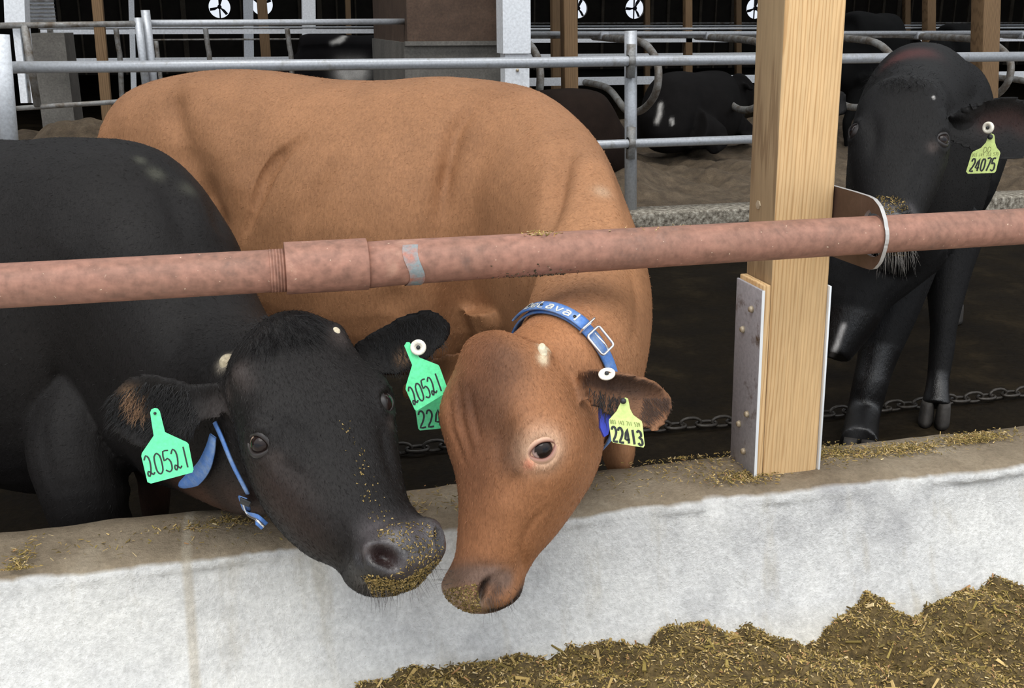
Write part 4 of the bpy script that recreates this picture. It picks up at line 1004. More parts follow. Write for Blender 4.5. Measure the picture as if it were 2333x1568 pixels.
Pa = crom(P[ov] + D[ov] * .0165 + cn * .004, 8); Da = crom(D[ov], 8); mb = MB(); al = np.linalg.norm(np.diff(Pa, axis=0), axis=1).cumsum(); al = np.concatenate([[0], al])
def on_strap(s, v):
    k = np.searchsorted(al, s).clip(1, len(al) - 1); t = (s - al[k - 1]) / (al[k] - al[k - 1] + 1e-9); return Pa[k - 1] * (1 - t) + Pa[k] * t - cn * (v - .5) * .021 * (1 if CU @ cn < 0 else -1), Da[k]
tot = al[-1]; txt = 'DeLaval'; cw = tot * .70 / len(txt)
for i, chs in enumerate(txt):
    for st in DIG[chs]:
        st = crom(np.array(st), 2) if len(st) > 2 else np.array(st)
        PP = [on_strap(tot * .24 + cw * (i + .8 * x), y) for x, y in st]; mb.add(*ribbon([p for p, _ in PP], .0036, PP[0][1]))
o, _, _ = flat_tag('collar_weight', cow, [(1366, 930), (1390, 934), (1392, 960), (1386, 990), (1377, 996), (1368, 975)], tagd + .06, MAT['blue_dark'], .014, (.2, 0)); o.parent = col_; o['label'] = 'dark blue weight at the bottom of the collar'
mb.build('collar_lettering', MAT['lettering'], col_)
mb = MB()
for f_ in (.30, .47, .86):
    p, dd = on_strap(tot * f_, .4); mb2 = tube_vf([p - dd * .001, p + dd * .0012], .0032, 10); mesh_obj('strap_hole', *mb2, MAT['ink'], col_)
j0 = ring_at(1345, 770); Tn = unit(P[(j0 + step * 2) % len(P)] - P[(j0 - step * 2) % len(P)]); bc = P[j0] + D[j0] * .012
def rrect(c, u, v, a, b_, k=5, rr=.006):
    out = []
    for sx, sy, a0 in ((1, 1, 0), (-1, 1, 90), (-1, -1, 180), (1, -1, 270)):
        for t in np.linspace(0, 90, k): th = math.radians(a0 + t); out.append(c + u * (sx * (a - rr) + rr * math.cos(th)) + v * (sy * (b_ - rr) + rr * math.sin(th)))
    return np.array(out)
V, F = tube_vf(rrect(bc + Tn * .012, Tn, cn, .024, .0195), .0026, 8, closed=True); o = mesh_obj('buckle', V, F, MAT['chrome'], col_); o['label'] = 'steel buckle'
V, F = tube_vf([bc - Tn * .006, bc + Tn * .02 + D[j0] * .003, bc + Tn * .036], .002, 8); mesh_obj('buckle_tongue', V, F, MAT['chrome'], col_)
j1 = ring_at(1330, 742); V, F = tube_vf(rrect(P[j1] + D[j1] * .012, D[j1], cn, .009, .0195, rr=.003), .0022, 8, closed=True); mesh_obj('keeper', V, F, MAT['chrome'], col_)
brown_sk = sk

# ================================================================== BLACK COW ON THE LEFT
def build_black():
    h = Head([0.1037, 1.8459, 0.8154], [-0.9168768, -0.3775983, -0.1294466], [0.2006577, -0.7163318, 0.6682853], [-0.3450701, 0.5867608, 0.7325561], 1.091)
    d = np.array([.794, -.607]); A = np.array([-.2, 2.55]) - d * 1.3
    rows = [((-1.241, 3.345, 1.045), 0.026, 0.145, 0.050, 2.3, 0.00), ((-1.209, 3.321, 1.010), 0.131, 0.250, 0.140, 2.3, 0.00), ((-1.106, 3.242, 0.960), 0.221, 0.340, 0.200, 2.3, 0.00), ((-0.948, 3.120, 0.927), 0.289, 0.407, 0.246, 2.3, 0.00),
            ((-0.599, 2.853, 0.867), 0.351, 0.54, 0.326, 2.3, -0.12), ((-0.425, 2.719, 0.874), 0.359, 0.54, 0.281, 2.3, -0.10), ((-0.303, 2.621, 0.871), 0.353, 0.50, 0.243, 2.3, 0.00), ((-0.240, 2.542, 0.828), 0.302, 0.420, 0.214, 2.3, 0.00),
            ((-0.178, 2.443, 0.748), 0.266, 0.360, 0.193, 2.3, 0.00), ((-0.099, 2.272, 0.705), 0.216, 0.235, 0.170, 2.3, 0.00), ((-0.037, 2.131, 0.727), 0.178, 0.225, 0.146, 2.3, 0.00), ((0.006, 2.008, 0.764), 0.139, 0.19, 0.119, 2.3, 0.00), (h.W(0, -.05, .05), 0.099, 0.120, 0.084, 2.3, 0.00)]
    parts = [trunk(rows), head_loft(h, HEAD_BLACK)]; hooves = []
    for sg, o in ((1, .0), (-1, .05)):
        stand_legs(parts, hooves, A + d * (1.06 + o), d, .52, sg, .12); stand_legs(parts, hooves, A + d * (.2 + o), d, .7, sg, .12, True)
    parts.append(tapered([at_d(240, 830, 2.58), at_d(185, 1000, 2.52), at_d(195, 1110, 2.50), at_d(225, 1240, 2.54)], [.16, .125, .105, .085], 4, 18))
    D0 = depth(h.W(.12, -.07, .085)); ears = []
    e = [at_d(512, 905, D0 + .01), at_d(455, 918, D0), at_d(390, 932, D0 - .01), at_d(320, 935, D0), at_d(258, 938, D0 + .02)]; ears.append(e)
    parts.append(ear_shape(e, [.034, .038, .064, .070, .036], -CU + CR * .1, -CF - CU * .2, .35, .016))
    D1 = depth(h.W(-.12, -.07, .085))
    e = [at_d(800, 815, D1), at_d(850, 800, D1), at_d(910, 785, D1), at_d(975, 768, D1), at_d(1026, 758, D1 + .01)]; ears.append(e)
    parts.append(ear_shape(e, [.03, .046, .064, .056, .016], -CU - CR * .25, -CF - CU * .1, .35, .016))
    return h, fuse(parts, .0075, 9), hooves, ears
cow = thing('cow', 'near black cow with a green numbered tag in each ear, nosing the brown cow', 'cow', (-.3, 2.7, 0))
h, sk, hooves, ears = build_black()
for q in ((310, 360, .09, .010), (180, 520, .14, .012), (330, 560, .12, .010), (150, 1000, .10, .012), (420, 420, .05, .006)): sk.bump_px(*q)
for pts, r, a in (([(230, 420), (150, 560)], .06, -.008), ([(95, 880), (85, 960), (110, 1060), (160, 1150)], .03, -.004), ([(360, 400), (400, 470), (430, 560)], .03, -.010), ([(400, 720), (415, 800)], .04, -.008), ([(290, 1170), (310, 1110), (290, 1040)], .03, -.010), ([(480, 440), (510, 540)], .03, -.008)): sk.crease_px(pts, r, a)
pe, ne = sk.hit(588, 1012); pf, nf = sk.hit(880, 915)
sk.bump_px(590, 960, .035, .012); sk.bump_px(868, 870, .035, .010); sk.bump_px(700, 1000, .07, -.006); sk.bump_px(545, 850, .022, .010); sk.bump_px(770, 752, .022, .010); sk.bump_px(650, 725, .05, .010)
sk.bump_px(640, 1100, .06, .006); sk.bump_px(700, 1070, .04, -.007); sk.bump_px(820, 1120, .04, .005); sk.bump_px(760, 1100, .03, -.004)
for pts, r, a in (([(478, 890), (500, 930), (505, 965)], .006, -.005), ([(492, 880), (515, 930), (520, 965)], .006, -.005), ([(465, 890), (485, 935), (490, 970)], .006, -.004), ([(618, 1050), (680, 1080), (730, 1140)], .014, -.006), ([(640, 960), (690, 1000), (720, 1060)], .018, -.006), ([(870, 960), (880, 1020), (900, 1100)], .014, -.006), ([(775, 1300), (790, 1250), (780, 1190)], .010, -.007),
                  ([(830, 1195), (890, 1180), (950, 1170)], .012, -.006), ([(820, 1335), (880, 1338), (950, 1320), (1005, 1285)], .006, -.008), ([(555, 965), (590, 950), (630, 960)], .006, -.004)): sk.crease_px(pts, r, a)
sk.bump_px(930, 1270, .03, .008); sk.bump_px(850, 1290, .03, .008); sk.bump_px(830, 1230, .02, .006)
for q in ((842, 1245, .016, .010), (985, 1200, .022, .012), (905, 1205, .028, .010), (1008, 1290, .02, .006), (800, 1325, .022, .008), (940, 1330, .03, .008)): sk.bump_px(*q)
for pts, r, a in (([(835, 1210), (880, 1190), (940, 1178)], .010, -.004), ([(825, 1215), (815, 1260), (830, 1300)], .010, -.006), ([(930, 1290), (935, 1340)], .006, -.003)): sk.crease_px(pts, r, a)
p1, _ = sk.hit(878, 1268); n1 = nostril(sk, p1, CR * .9 - CU * .45, .021, .011, .032)
p2, _ = sk.hit(1000, 1232); n2 = nostril(sk, p2, CU * 1.0 - CR * .1, .018, .007, .014)
eye_socket(sk, pe, ne, .023); eye_socket(sk, pf, nf, .02)
sk.C = np.tile(np.array((.0085, .0073, .0070)), (len(sk.V), 1)); Lc = h.L(sk.V)
for q in ((330, 1120, .09, .7), (450, 1130, .09, .7), (560, 1150, .06, .5)): paint_px(sk, (.060, .028, .018), *q)
for q in ((640, 1150, .05, .6), (600, 1090, .04, .5), (700, 1230, .05, .5)): paint_px(sk, (.030, .018, .014), *q)
for q in ((540, 850, .022, .8), (520, 890, .02, .7), (500, 930, .03, .5), (770, 765, .022, .8), (560, 870, .02, .5), (625, 1045, .014, .7), (892, 965, .012, .7)): paint_px(sk, (.042, .033, .030), *q)
for q in ((355, 395, .018, .5), (320, 365, .012, .5), (430, 430, .02, .3)): paint_px(sk, (.10, .10, .075), *q)
paint_line(sk, (.075, .065, .068), [(860, 1210), (930, 1210), (985, 1200), (990, 1270), (920, 1300)], .030, .75); paint_px(sk, (.12, .105, .11), 835, 1250, .012, .7)
sk.paint((.025, .012, .011), np.clip(n1 * 1.5, 0, 1) * .9); sk.paint((.006, .005, .005), np.clip(n2 * 1.5, 0, 1) * .8)
paint_px(sk, (.34, .20, .11), 300, 905, .018, .6); paint_px(sk, (.30, .18, .10), 330, 935, .016, .5); paint_px(sk, (.26, .15, .08), 920, 815, .014, .6)
paint_px(sk, (.55, .48, .38), 516, 822, .016, 1)
wet = np.clip((-.235 - h.L(sk.V)[:, 2]) / .02, 0, 1) * np.clip((h.L(sk.V)[:, 1] + .02) / .03, 0, 1)
mesh_obj('body', sk.V, sk.F, MAT['coat_black'], cow, True, np.concatenate([sk.C, 1 - wet[:, None]], 1))
dB = np.array([-.794, .607, -.6])
bald = lambda P: (1 - .97 * (np.linalg.norm(P - pe, axis=1) < .024)) * (1 - .97 * (np.linalg.norm(P - pf, axis=1) < .02)) * (1 - .93 * (h.L(P)[:, 2] < -.245) * (h.L(P)[:, 1] > -.02))
fur(sk, cow, MAT['hair_black'], 55000, lie, (.006, .011), .00035, .08, seed=5, where=bald)
fur(sk, cow, MAT['hair_black'], 40000, lie, (.004, .008), .00028, .10, seed=6, where=lambda P: bald(P) * (np.linalg.norm(P - h.o, axis=1) < .42))
for p, f in hooves: hoof_pair(cow, p, f)
eye_parts(cow, pe, ne, CR * 1.0 - CU * .15, .0235, .0170, ((.016, .012, .011), (.013, .011, .011)), (.5, .36, .27), (.30, -.05)); eye_parts(cow, pf, nf, CU * 1.0 + CR * .25, .019, .012, ((.016, .012, .011), (.013, .011, .011)), (.5, .45, .42), (0, 0))
pq, nq = sk.hit(516, 822); V, F = sphere_vf(pq - nq * .006, .0175, 16, 10); o = mesh_obj('horn_bud', V, F, MAT['horn'], cow); o['label'] = 'pale stub of a removed horn'
pq, nq = sk.hit(768, 752); V, F = sphere_vf(pq - nq * .007, .010, 16, 10); mesh_obj('horn_bud', V, F, MAT['horn'], cow)
q_ = hairs_px(sk, [(535, 780), (570, 730), (640, 703), (700, 715), (735, 735), (720, 775), (640, 790), (570, 800)], 2000, RNG)
o = strands('poll_hair', q_[0], q_[1] * .10 - h.Z * .9 + h.X * ((h.L(q_[0])[:, :1]) * 5) + RNG.normal(0, .28, (len(q_[0]), 3)), RNG.uniform(.016, .042, len(q_[0])), .0006, MAT['black_hair'], cow, .12, .06); o['label'] = 'curly black hair between the horn stubs'
q_ = hairs_px(sk, [(250, 900), (330, 870), (430, 880), (460, 960), (420, 1000), (330, 985), (255, 960)], 1100, RNG)
strands('ear_hair', q_[0], q_[1] * .4 - CU * .6 - CR * RNG.uniform(-.1, .9, (len(q_[0]), 1)), RNG.uniform(.014, .036, len(q_[0])), .0006, MAT['black_hair'], cow, .25, .08)
q_ = hairs_px(sk, [(850, 780), (930, 720), (1010, 730), (1020, 790), (960, 850), (880, 850)], 600, RNG)
strands('ear_hair', q_[0], q_[1] * .3 - CU * .6 + CR * RNG.uniform(-.1, .9, (len(q_[0]), 1)), RNG.uniform(.010, .024, len(q_[0])), .0006, MAT['black_hair'], cow, .2, .08)
q_ = hairs_px(sk, [(285, 890), (330, 895), (335, 945), (300, 950)], 160, RNG); MAT['tan_hair'] = plain('tan_hair', (.30, .17, .09), .6)
strands('ear_hair', q_[0], q_[1] * .5 - CU * .5 - CR * RNG.uniform(-.3, .6, (len(q_[0]), 1)), RNG.uniform(.012, .03, len(q_[0])), .0007, MAT['tan_hair'], cow, .25, .1)
whiskers(sk, cow, [(800, 1300), (860, 1340), (960, 1330), (1000, 1290), (1000, 1250), (930, 1355), (850, 1362)], 110, np.array([0, -.2, -.7]), MAT['whisker'], (.012, .04))
feed_bits(sk, cow, [(845, 1215), (900, 1190), (985, 1190), (1010, 1250), (1000, 1300), (940, 1350), (850, 1355), (820, 1310), (900, 1310), (930, 1270), (900, 1240)], 420, (.0015, .006))
feed_bits(sk, cow, [(830, 1320), (920, 1320), (1000, 1270), (995, 1310), (930, 1355), (850, 1360)], 1100, (.0012, .005))
feed_bits(sk, cow, [(770, 960), (800, 950), (870, 1120), (900, 1190), (840, 1200), (800, 1080)], 60, (.0015, .004))
o, on, nn = flat_tag('ear_tag', cow, [(342, 940), (345, 933), (352, 930), (359, 931), (364, 937), (376, 985), (426, 1008), (430, 1013), (441, 1070), (438, 1077), (344, 1102), (336, 1099), (322, 1040), (323, 1033), (350, 993)], depth(ears[0][2]) - .035, MAT['green_tag'], tilt=(-.05, -.1)); o['label'] = 'green tag marked 20521'
lettering('tag_number', ['2h', '0', '5', '2h', '1'], ((337, 1087), (437, 1063), (326, 1040)), on, nn, .0028, MAT['ink'], o, .12)
V, F = sphere_vf(on((353, 942), .002), .0028, 10, 6); mesh_obj('pin', V, F, MAT['ink'], o)
D1 = depth(ears[1][2]) - .045
o, on, nn = flat_tag('ear_tag', cow, [(921, 788), (926, 780), (933, 780), (956, 815), (999, 832), (1002, 837), (1020, 887), (1018, 894), (950, 936), (945, 934), (924, 887), (925, 879), (939, 832)], D1, MAT['green_tag'], tilt=(.08, -.1)); o['label'] = 'green tag marked 20521'
lettering('tag_number', ['2h', '0', '5', '2h', '1'], ((942, 924), (1012, 888), (928, 884)), on, nn, .0030, MAT['ink'], o, .12)
o = disc('tag_button', cow, on((953, 792), .006), nn, .0155, MAT['white_plastic'], th=.004); o['label'] = 'white button that holds the tag'
# collar seen edge on behind the jaw, with its loose strap tail
def over_skin(pts, lift):
    out = []; nn_ = []
    for x, y, Dd in pts:
        p, n_ = sk.hit(x, y); 
        if p is None or Dd: p = at_d(x, y, Dd or 2.0); n_ = -CF
        out.append(p + n_ * lift); nn_.append(n_)
    return crom(np.array(out), 6), crom(np.array(nn_), 6)
Pk, Dk = over_skin([(500, 960, 0), (516, 995, 0), (540, 1052, 0), (572, 1115, 0)], .010)
Tk = np.gradient(Pk, axis=0); 
def strap_line(Pk, Dk, width, th=.0035):
    Tk = np.gradient(Pk, axis=0); Tk /= np.linalg.norm(Tk, axis=1)[:, None]; Wk = np.cross(Tk, Dk); Wk /= np.linalg.norm(Wk, axis=1)[:, None]
    w = np.broadcast_to(np.asarray(width, float), (len(Pk),)); prof = [(-.5, 0), (-.5, 1), (0, 1.15), (.5, 1), (.5, 0)]
    V = np.stack([Pk + Wk * (a * w)[:, None] + Dk * (b_ * th) for a, b_ in prof], 1); m = 5; n = len(Pk); V = V.reshape(-1, 3); F = []
    for i in range(n - 1):
        for k in range(m): F.append((i * m + k, i * m + (k + 1) % m, (i + 1) * m + (k + 1) % m, (i + 1) * m + k))
    F += [tuple(range(m)), tuple((n - 1) * m + k for k in range(m))]; return V, F
V, F = strap_line(Pk, Dk, .009); col_ = mesh_obj('collar', V, F, MAT['blue_strap'], cow); col_['label'] = 'worn blue strap collar seen edge on behind the jaw'
Pk, Dk = over_skin([(502, 988, 0), (496, 1020, 0), (482, 1055, 0), (458, 1080, 0), (425, 1096, 0)], .016); V, F = strap_line(Pk, Dk, np.interp(np.linspace(0, 1, len(Pk)), [0, .4, .75, .95, 1], [.016, .030, .034, .018, .006])); o = mesh_obj('strap_end', V, F, MAT['blue_strap'], col_); o['label'] = 'loose curled strap tail'
Pk, Dk = over_skin([(562, 1120, 0), (572, 1150, 0), (590, 1180, 0), (608, 1196, 0)], .014); V, F = strap_line(Pk, Dk, .018); mesh_obj('strap_loop', V, F, MAT['blue_strap'], col_)
V, F = tube_vf(Pk + Dk * .006, .0028, 8); o = mesh_obj('buckle', V, F, MAT['chrome'], col_)
Pk, Dk = over_skin([(560, 1122, 0), (570, 1126, 0), (580, 1130, 0)], .019); V, F = strap_line(Pk, Dk, .018); mesh_obj('keeper', V, F, MAT['ink'], col_)

# ================================================================== BLACK COW ON THE RIGHT
def build_right():
    h = Head([1.8046, 2.6833, 1.1889], [-0.8159193, 0.5775701, -0.0262394], [-0.4858662, -0.6603581, 0.5725917], [0.3133844, 0.4799374, 0.8194207], 1.032)
    rows = [((3.755, 5.056, 1.057), 0.101, 0.080, 0.040, 2.3, 0.00), ((3.668, 4.959, 1.026), 0.200, 0.250, 0.12, 2.3, 0.00), ((3.429, 4.697, 1.010), 0.297, 0.380, 0.20, 2.3, 0.00), ((3.074, 4.290, 0.994), 0.349, 0.460, 0.255, 2.3, -0.10), ((2.725, 3.852, 0.985), 0.391, 0.480, 0.25, 2.3, -0.10),
            ((2.399, 3.481, 1.003), 0.422, 0.460, 0.224, 2.3, 0.00), ((2.206, 3.226, 1.033), 0.337, 0.420, 0.18, 2.3, 0.00), ((2.036, 3.013, 1.097), 0.237, 0.300, 0.150, 2.3, 0.00), ((1.932, 2.872, 1.155), 0.172, 0.210, 0.121, 2.3, 0.00), (h.W(0, -.05, .05), 0.110, 0.120, 0.077, 2.3, 0.00)]
    parts = [trunk(rows), head_loft(h, HEAD_BLACK, .0)]; hooves = []
    d3 = unit(np.array([1.8046 - 3.0, 2.6833 - 4.2, 0])); d = d3[:2]
    J = [at_d(2060, 540, 4.02), at_d(2028, 690, 4.0), at_d(2000, 810, 3.98), at_d(1984, 870, 3.97), at_d(1966, 950, 3.95), at_z(1957, 1012, .07)]
    parts.append(tapered(J, [.16, .115, .075, .066, .062, .066], 4, 16)); hooves.append((J[-1] * [1, 1, 0], d3))
    J = [at_d(2175, 490, 4.16), at_d(2160, 620, 4.14), at_d(2150, 740, 4.12), at_d(2146, 790, 4.12), at_d(2137, 868, 4.11), at_z(2132, 925, .07)]
    parts.append(tapered(J, [.14, .088, .052, .048, .042, .054], 4, 16)); hooves.append((J[-1] * [1, 1, 0], d3))
    for sg in (1, -1): stand_legs(parts, hooves, np.array([3.4, 4.66]), d, .72, sg, .13, True)
    bp = at_d(1928, 735, 3.72); parts.append(tapered([at_d(1900, 812, 3.70), bp, at_d(1955, 650, 3.74), at_d(2045, 530, 3.8)], [.055, .10, .14, .2]))
    D0 = depth(h.W(-.12, -.07, .085)); ears = []
    e = [at_d(2140, 292, D0 + .03), at_d(2205, 291, D0), at_d(2270, 292, D0), at_d(2325, 293, D0 + .02), at_d(2368, 295, D0 + .04)]; ears.append(e)
    parts.append(ear_shape(e, [.03, .066, .092, .085, .04], -CU, -CF * .9 - CU * .2, .55, .016))
    D1 = depth(h.W(.12, -.07, .085)); e = [at_d(1930, 235, D1), at_d(1890, 240, D1), at_d(1830, 250, D1 + .03), at_d(1770, 262, D1 + .05)]; ears.append(e)
    parts.append(ear_shape(e, [.03, .05, .06, .02], -CU, -CF, .3, .016))
    return h, fuse(parts, .008, 9), hooves, ears
cow = thing('cow', 'black cow standing behind the pine post and red rail with a yellow ear tag', 'cow', (2.6, 3.7, 0))
h, sk, hooves, ears = build_right()
pe, ne = sk.hit(2150, 318); pf, nf = sk.near(h.W(.125, .02, .0))
sk.bump_px(2145, 270, .035, .010); sk.bump_px(1945, 255, .035, .010); sk.bump_px(2050, 330, .05, -.005); sk.bump_px(2060, 160, .05, .008)
for pts, r, a in (([(1985, 260), (1992, 310), (1985, 360)], .02, -.008), ([(2110, 350), (2095, 400), (2080, 440)], .02, -.005), ([(1985, 465), (2030, 455), (2070, 470)], .012, -.006), ([(2000, 560), (2040, 548), (2080, 556)], .008, -.008), ([(2150, 190), (2180, 250), (2190, 300)], .03, -.012), ([(2230, 200), (2200, 300)], .04, -.01)): sk.crease_px(pts, r, a)
p1, _ = sk.hit(2062, 478); n1 = nostril(sk, p1, CR - CU * .3, .016, .009, .016)
if pe is not None: eye_socket(sk, pe, ne, .022)
if pf is not None: eye_socket(sk, pf, nf, .022)
sk.C = np.tile(np.array((.0062, .0058, .0060)), (len(sk.V), 1))
for q in ((2060, 125, .05, .8), (2100, 120, .05, .6), (2030, 140, .04, .6)): paint_px(sk, (.075, .022, .020), *q)
paint_px(sk, (.07, .055, .05), 2125, 335, .014, .7); paint_line(sk, (.09, .085, .09), [(2005, 470), (2040, 480), (2070, 480)], .018, .8); paint_line(sk, (.07, .06, .06), [(2010, 560), (2040, 570), (2075, 562)], .018, .7)
paint_line(sk, (.50, .48, .46), [(1922, 742), (1912, 770), (1905, 790), (1893, 812)], .008, .95); paint_px(sk, (.6, .58, .56), 2127, 222, .004, 1)
paint_line(sk, (.045, .016, .012), [(2250, 280), (2300, 270), (2330, 290)], .03, .45); sk.paint((.004, .004, .004), np.clip(n1 * 1.5, 0, 1) * .8)
paint_px(sk, (.05, .05, .052), 1950, 985, .03, .6)
wet = np.clip((-.24 - h.L(sk.V)[:, 2]) / .02, 0, 1)
mesh_obj('body', sk.V, sk.F, MAT['coat_black'], cow, True, np.concatenate([sk.C, 1 - wet[:, None]], 1))
dB = np.array([.6, .7, -.6])
bald = lambda P: (1 - .97 * (np.linalg.norm(P - pe, axis=1) < .024)) * (1 - .97 * (np.linalg.norm(P - pf, axis=1) < .024)) * (1 - .9 * (h.L(P)[:, 2] < -.25))
fur(sk, cow, MAT['hair_black'], 80000, lie, (.006, .011), .0004, .08, seed=7, where=bald)
for p, f in hooves: hoof_pair(cow, p, f, .055, .09)
eye_parts(cow, pe, ne, CR - CU * .1, .0215, .0145, (.018, .015, .015), (.6, .62, .68), (-.3, -.1))
if pf is not None: eye_parts(cow, pf, nf, CR, .0215, .0145, (.018, .015, .015), (.3, .3, .3), (0, 0))
q_ = hairs_px(sk, [(1960, 190), (1985, 145), (2060, 135), (2110, 150), (2150, 185), (2110, 195), (2050, 205), (1985, 195)], 1300, RNG)
o = strands('poll_hair', q_[0], q_[1] * .12 - h.Z * .8 + RNG.normal(0, .4, (len(q_[0]), 3)), RNG.uniform(.02, .045, len(q_[0])), .0006, MAT['black_hair'], cow, .25, .15); o['label'] = 'rough black forelock'
whiskers(sk, cow, [(1995, 560), (2085, 556), (2080, 585), (2000, 590)], 90, np.array([0, -.2, -.9]), MAT['whisker_pale'], (.03, .07))
feed_bits(sk, cow, [(1995, 445), (2060, 450), (2070, 478), (2010, 490)], 160, (.002, .008)); feed_bits(sk, cow, [(1995, 565), (2080, 560), (2070, 582), (2000, 588)], 160, (.002, .007))
o, on, nn = flat_tag('ear_tag', cow, [(2252, 309), (2258, 304), (2264, 306), (2266, 311), (2267, 326), (2271, 337), (2277, 344), (2279, 349), (2269, 390), (2265, 394), (2205, 396), (2201, 391), (2214, 349), (2218, 345), (2235, 337), (2246, 325)], depth(ears[0][2]) - .05, MAT['yellow_tag'], tilt=(-.1, -.05)); o['label'] = 'yellow tag numbered 24075'
lettering('tag_number', '24075', ((2208, 390), (2264, 389), (2215, 362)), on, nn, .0044, MAT['ink'], o)
lettering('tag_print', 'DD', ((2240, 347), (2257, 346), (2242, 336)), on, nn, .0013, MAT['print'], o)
lettering('tag_print', '003 149 353 570', ((2214, 357), (2274, 354), (2215, 350)), on, nn, .0008, MAT['print'], o, .35)
V, F = sphere_vf(on((2256, 312), .002), .0075, 12, 8); mesh_obj('pin', V, F, MAT['ink'], o)
o = disc('tag_button', cow, on((2250, 291), .012), unit(nn - CR * .8), .0165, MAT['white_plastic'], th=.006); o['label'] = 'white button that holds the tag'

# ================================================================== STALL PLATFORM ACROSS THE ALLEY
m, n, l, b = new_mat('curb_stone')
v = coords(n, l); a = nz(n, l, 28, 6, 0.7, v); f = nz(n, l, 120, 4, 0.6, v); big = nz(n, l, 2.5, 5, .6, v)
c = ramp(n, l, a, [(0.36, (0.07, 0.055, 0.04)), (0.50, (0.26, 0.23, 0.18)), (0.62, (0.5, 0.46, 0.38))])
gg = n.new('ShaderNodeNewGeometry'); ss = n.new('ShaderNodeSeparateXYZ'); l.new(gg.outputs['Position'], ss.inputs[0])
mm = n.new('ShaderNodeMath'); mm.operation = 'MULTIPLY_ADD'; l.new(big, mm.inputs[0]); mm.inputs[1].default_value = .12; l.new(ss.outputs['Z'], mm.inputs[2])
mud = n.new('ShaderNodeMapRange'); mud.inputs['From Min'].default_value = .14; mud.inputs['From Max'].default_value = .19; l.new(mm.outputs[0], mud.inputs['Value'])
c = mix(n, l, mud.outputs['Result'], (0.04, 0.03, 0.022), c)
l.new(c, b.inputs['Base Color']); b.inputs['Roughness'].default_value = .9; bumpn(n, l, b, a, .5, .01); MAT['curb_stone'] = m
MAT['old_concrete'] = m_ground('old_concrete', (.10, .095, .085), (.15, .14, .125), (.19, .18, .16), 4, .9, .3)
MAT['stained_board'] = m_ground('stained_board', (.055, .032, .02), (.085, .05, .032), (.12, .075, .05), 5, .8, .3)
MAT['bedding'] = m_ground('bedding', (.07, .05, .032), (.13, .095, .06), (.19, .14, .09), 9, .95, .8, 90)
KY = 6.82
mb = MB(); mb.box(-14, 30, KY, KY + .28, -.02, .215); o = mb.build('trim_1', MAT['curb_stone']); structure(o, 'rough concrete kerb along the front of the stalls'); bevel(o, .012, 2)
def bed_z(X, Y):
    return .20 + .05 * np.sin(X * 2.6 + 1) + wob(X, Y, 3, .05, 31) + wob(X, Y, 9, .03, 32) + wob(X, Y, 28, .012, 33) + .16 * np.exp(-((X - 2.9) / .5) ** 2 - ((Y - 8.2) / .6) ** 2) - .09 * np.exp(-((Y - 7.15) / .2) ** 2)
o = grid_obj('bedding', -6, 9, KY + .27, 13.5, 420, 190, lambda X, Y: np.maximum(bed_z(X, Y), .12), MAT['bedding']); tag(o, 'tan sawdust bedding heaped in the stalls across the alley', 'bedding', kind='stuff')

def pxr(w, p): return w / 2 / FPX * depth(p)
def bar(px, Y, w, n=12, sub=1):
    P = np.array([at_y(x, y, Y) for x, y in px]); P = crom(P, sub) if sub > 1 else P
    return tube_vf(P, pxr(w, P[len(P) // 2]), n)
def plank_y(px0, px1, Y, h, th=.04, lean=False):
    """board on a y plane between two picture points on its centre line, h = height in picture px"""
    a, b_ = at_y(*px0, Y), at_y(*px1, Y); r = h / 2 / FPX * depth((a + b_) / 2); V = []
    for y in (Y, Y + th):
        for p in (a, b_):
            for s in (-1, 1): V.append((p[0], y, p[2] + s * r))
    return np.array(V), [(0, 2, 3, 1), (4, 5, 7, 6), (0, 1, 5, 4), (2, 6, 7, 3), (0, 4, 6, 2), (1, 3, 7, 5)]
def upright(px0, px1, Y, w, th=None):
    """plumb square post: picture points of its top and bottom centre"""
    a, b_ = at_y(*px0, Y), at_y(*px1, Y); r = w / 2 / FPX * depth((a + b_) / 2); th = th or 2 * r; V = []
    for p in (b_, a):
        for y in (Y, Y + th):
            for s in (-1, 1): V.append((p[0] + s * r, y, p[2]))
    return np.array(V), [(0, 2, 3, 1), (4, 5, 7, 6), (0, 1, 5, 4), (2, 6, 7, 3), (0, 4, 6, 2), (1, 3, 7, 5)]

def full_upright(px0, px1, Y, w):
    """plumb square post from the floor to the roof through two picture points"""
    a, b_ = at_y(*px0, Y), at_y(*px1, Y); r = w / 2 / FPX * depth(b_); V = []; sl = (b_[0] - a[0]) / (b_[2] - a[2])
    for z in (0.0, 5.6):
        for y in (Y, Y + 2 * r):
            for s in (-1, 1): V.append((b_[0] + sl * (z - b_[2]) + s * r, y, z))
    return np.array(V), [(0, 2, 3, 1), (4, 5, 7, 6), (0, 1, 5, 4), (2, 6, 7, 3), (0, 4, 6, 2), (1, 3, 7, 5)]
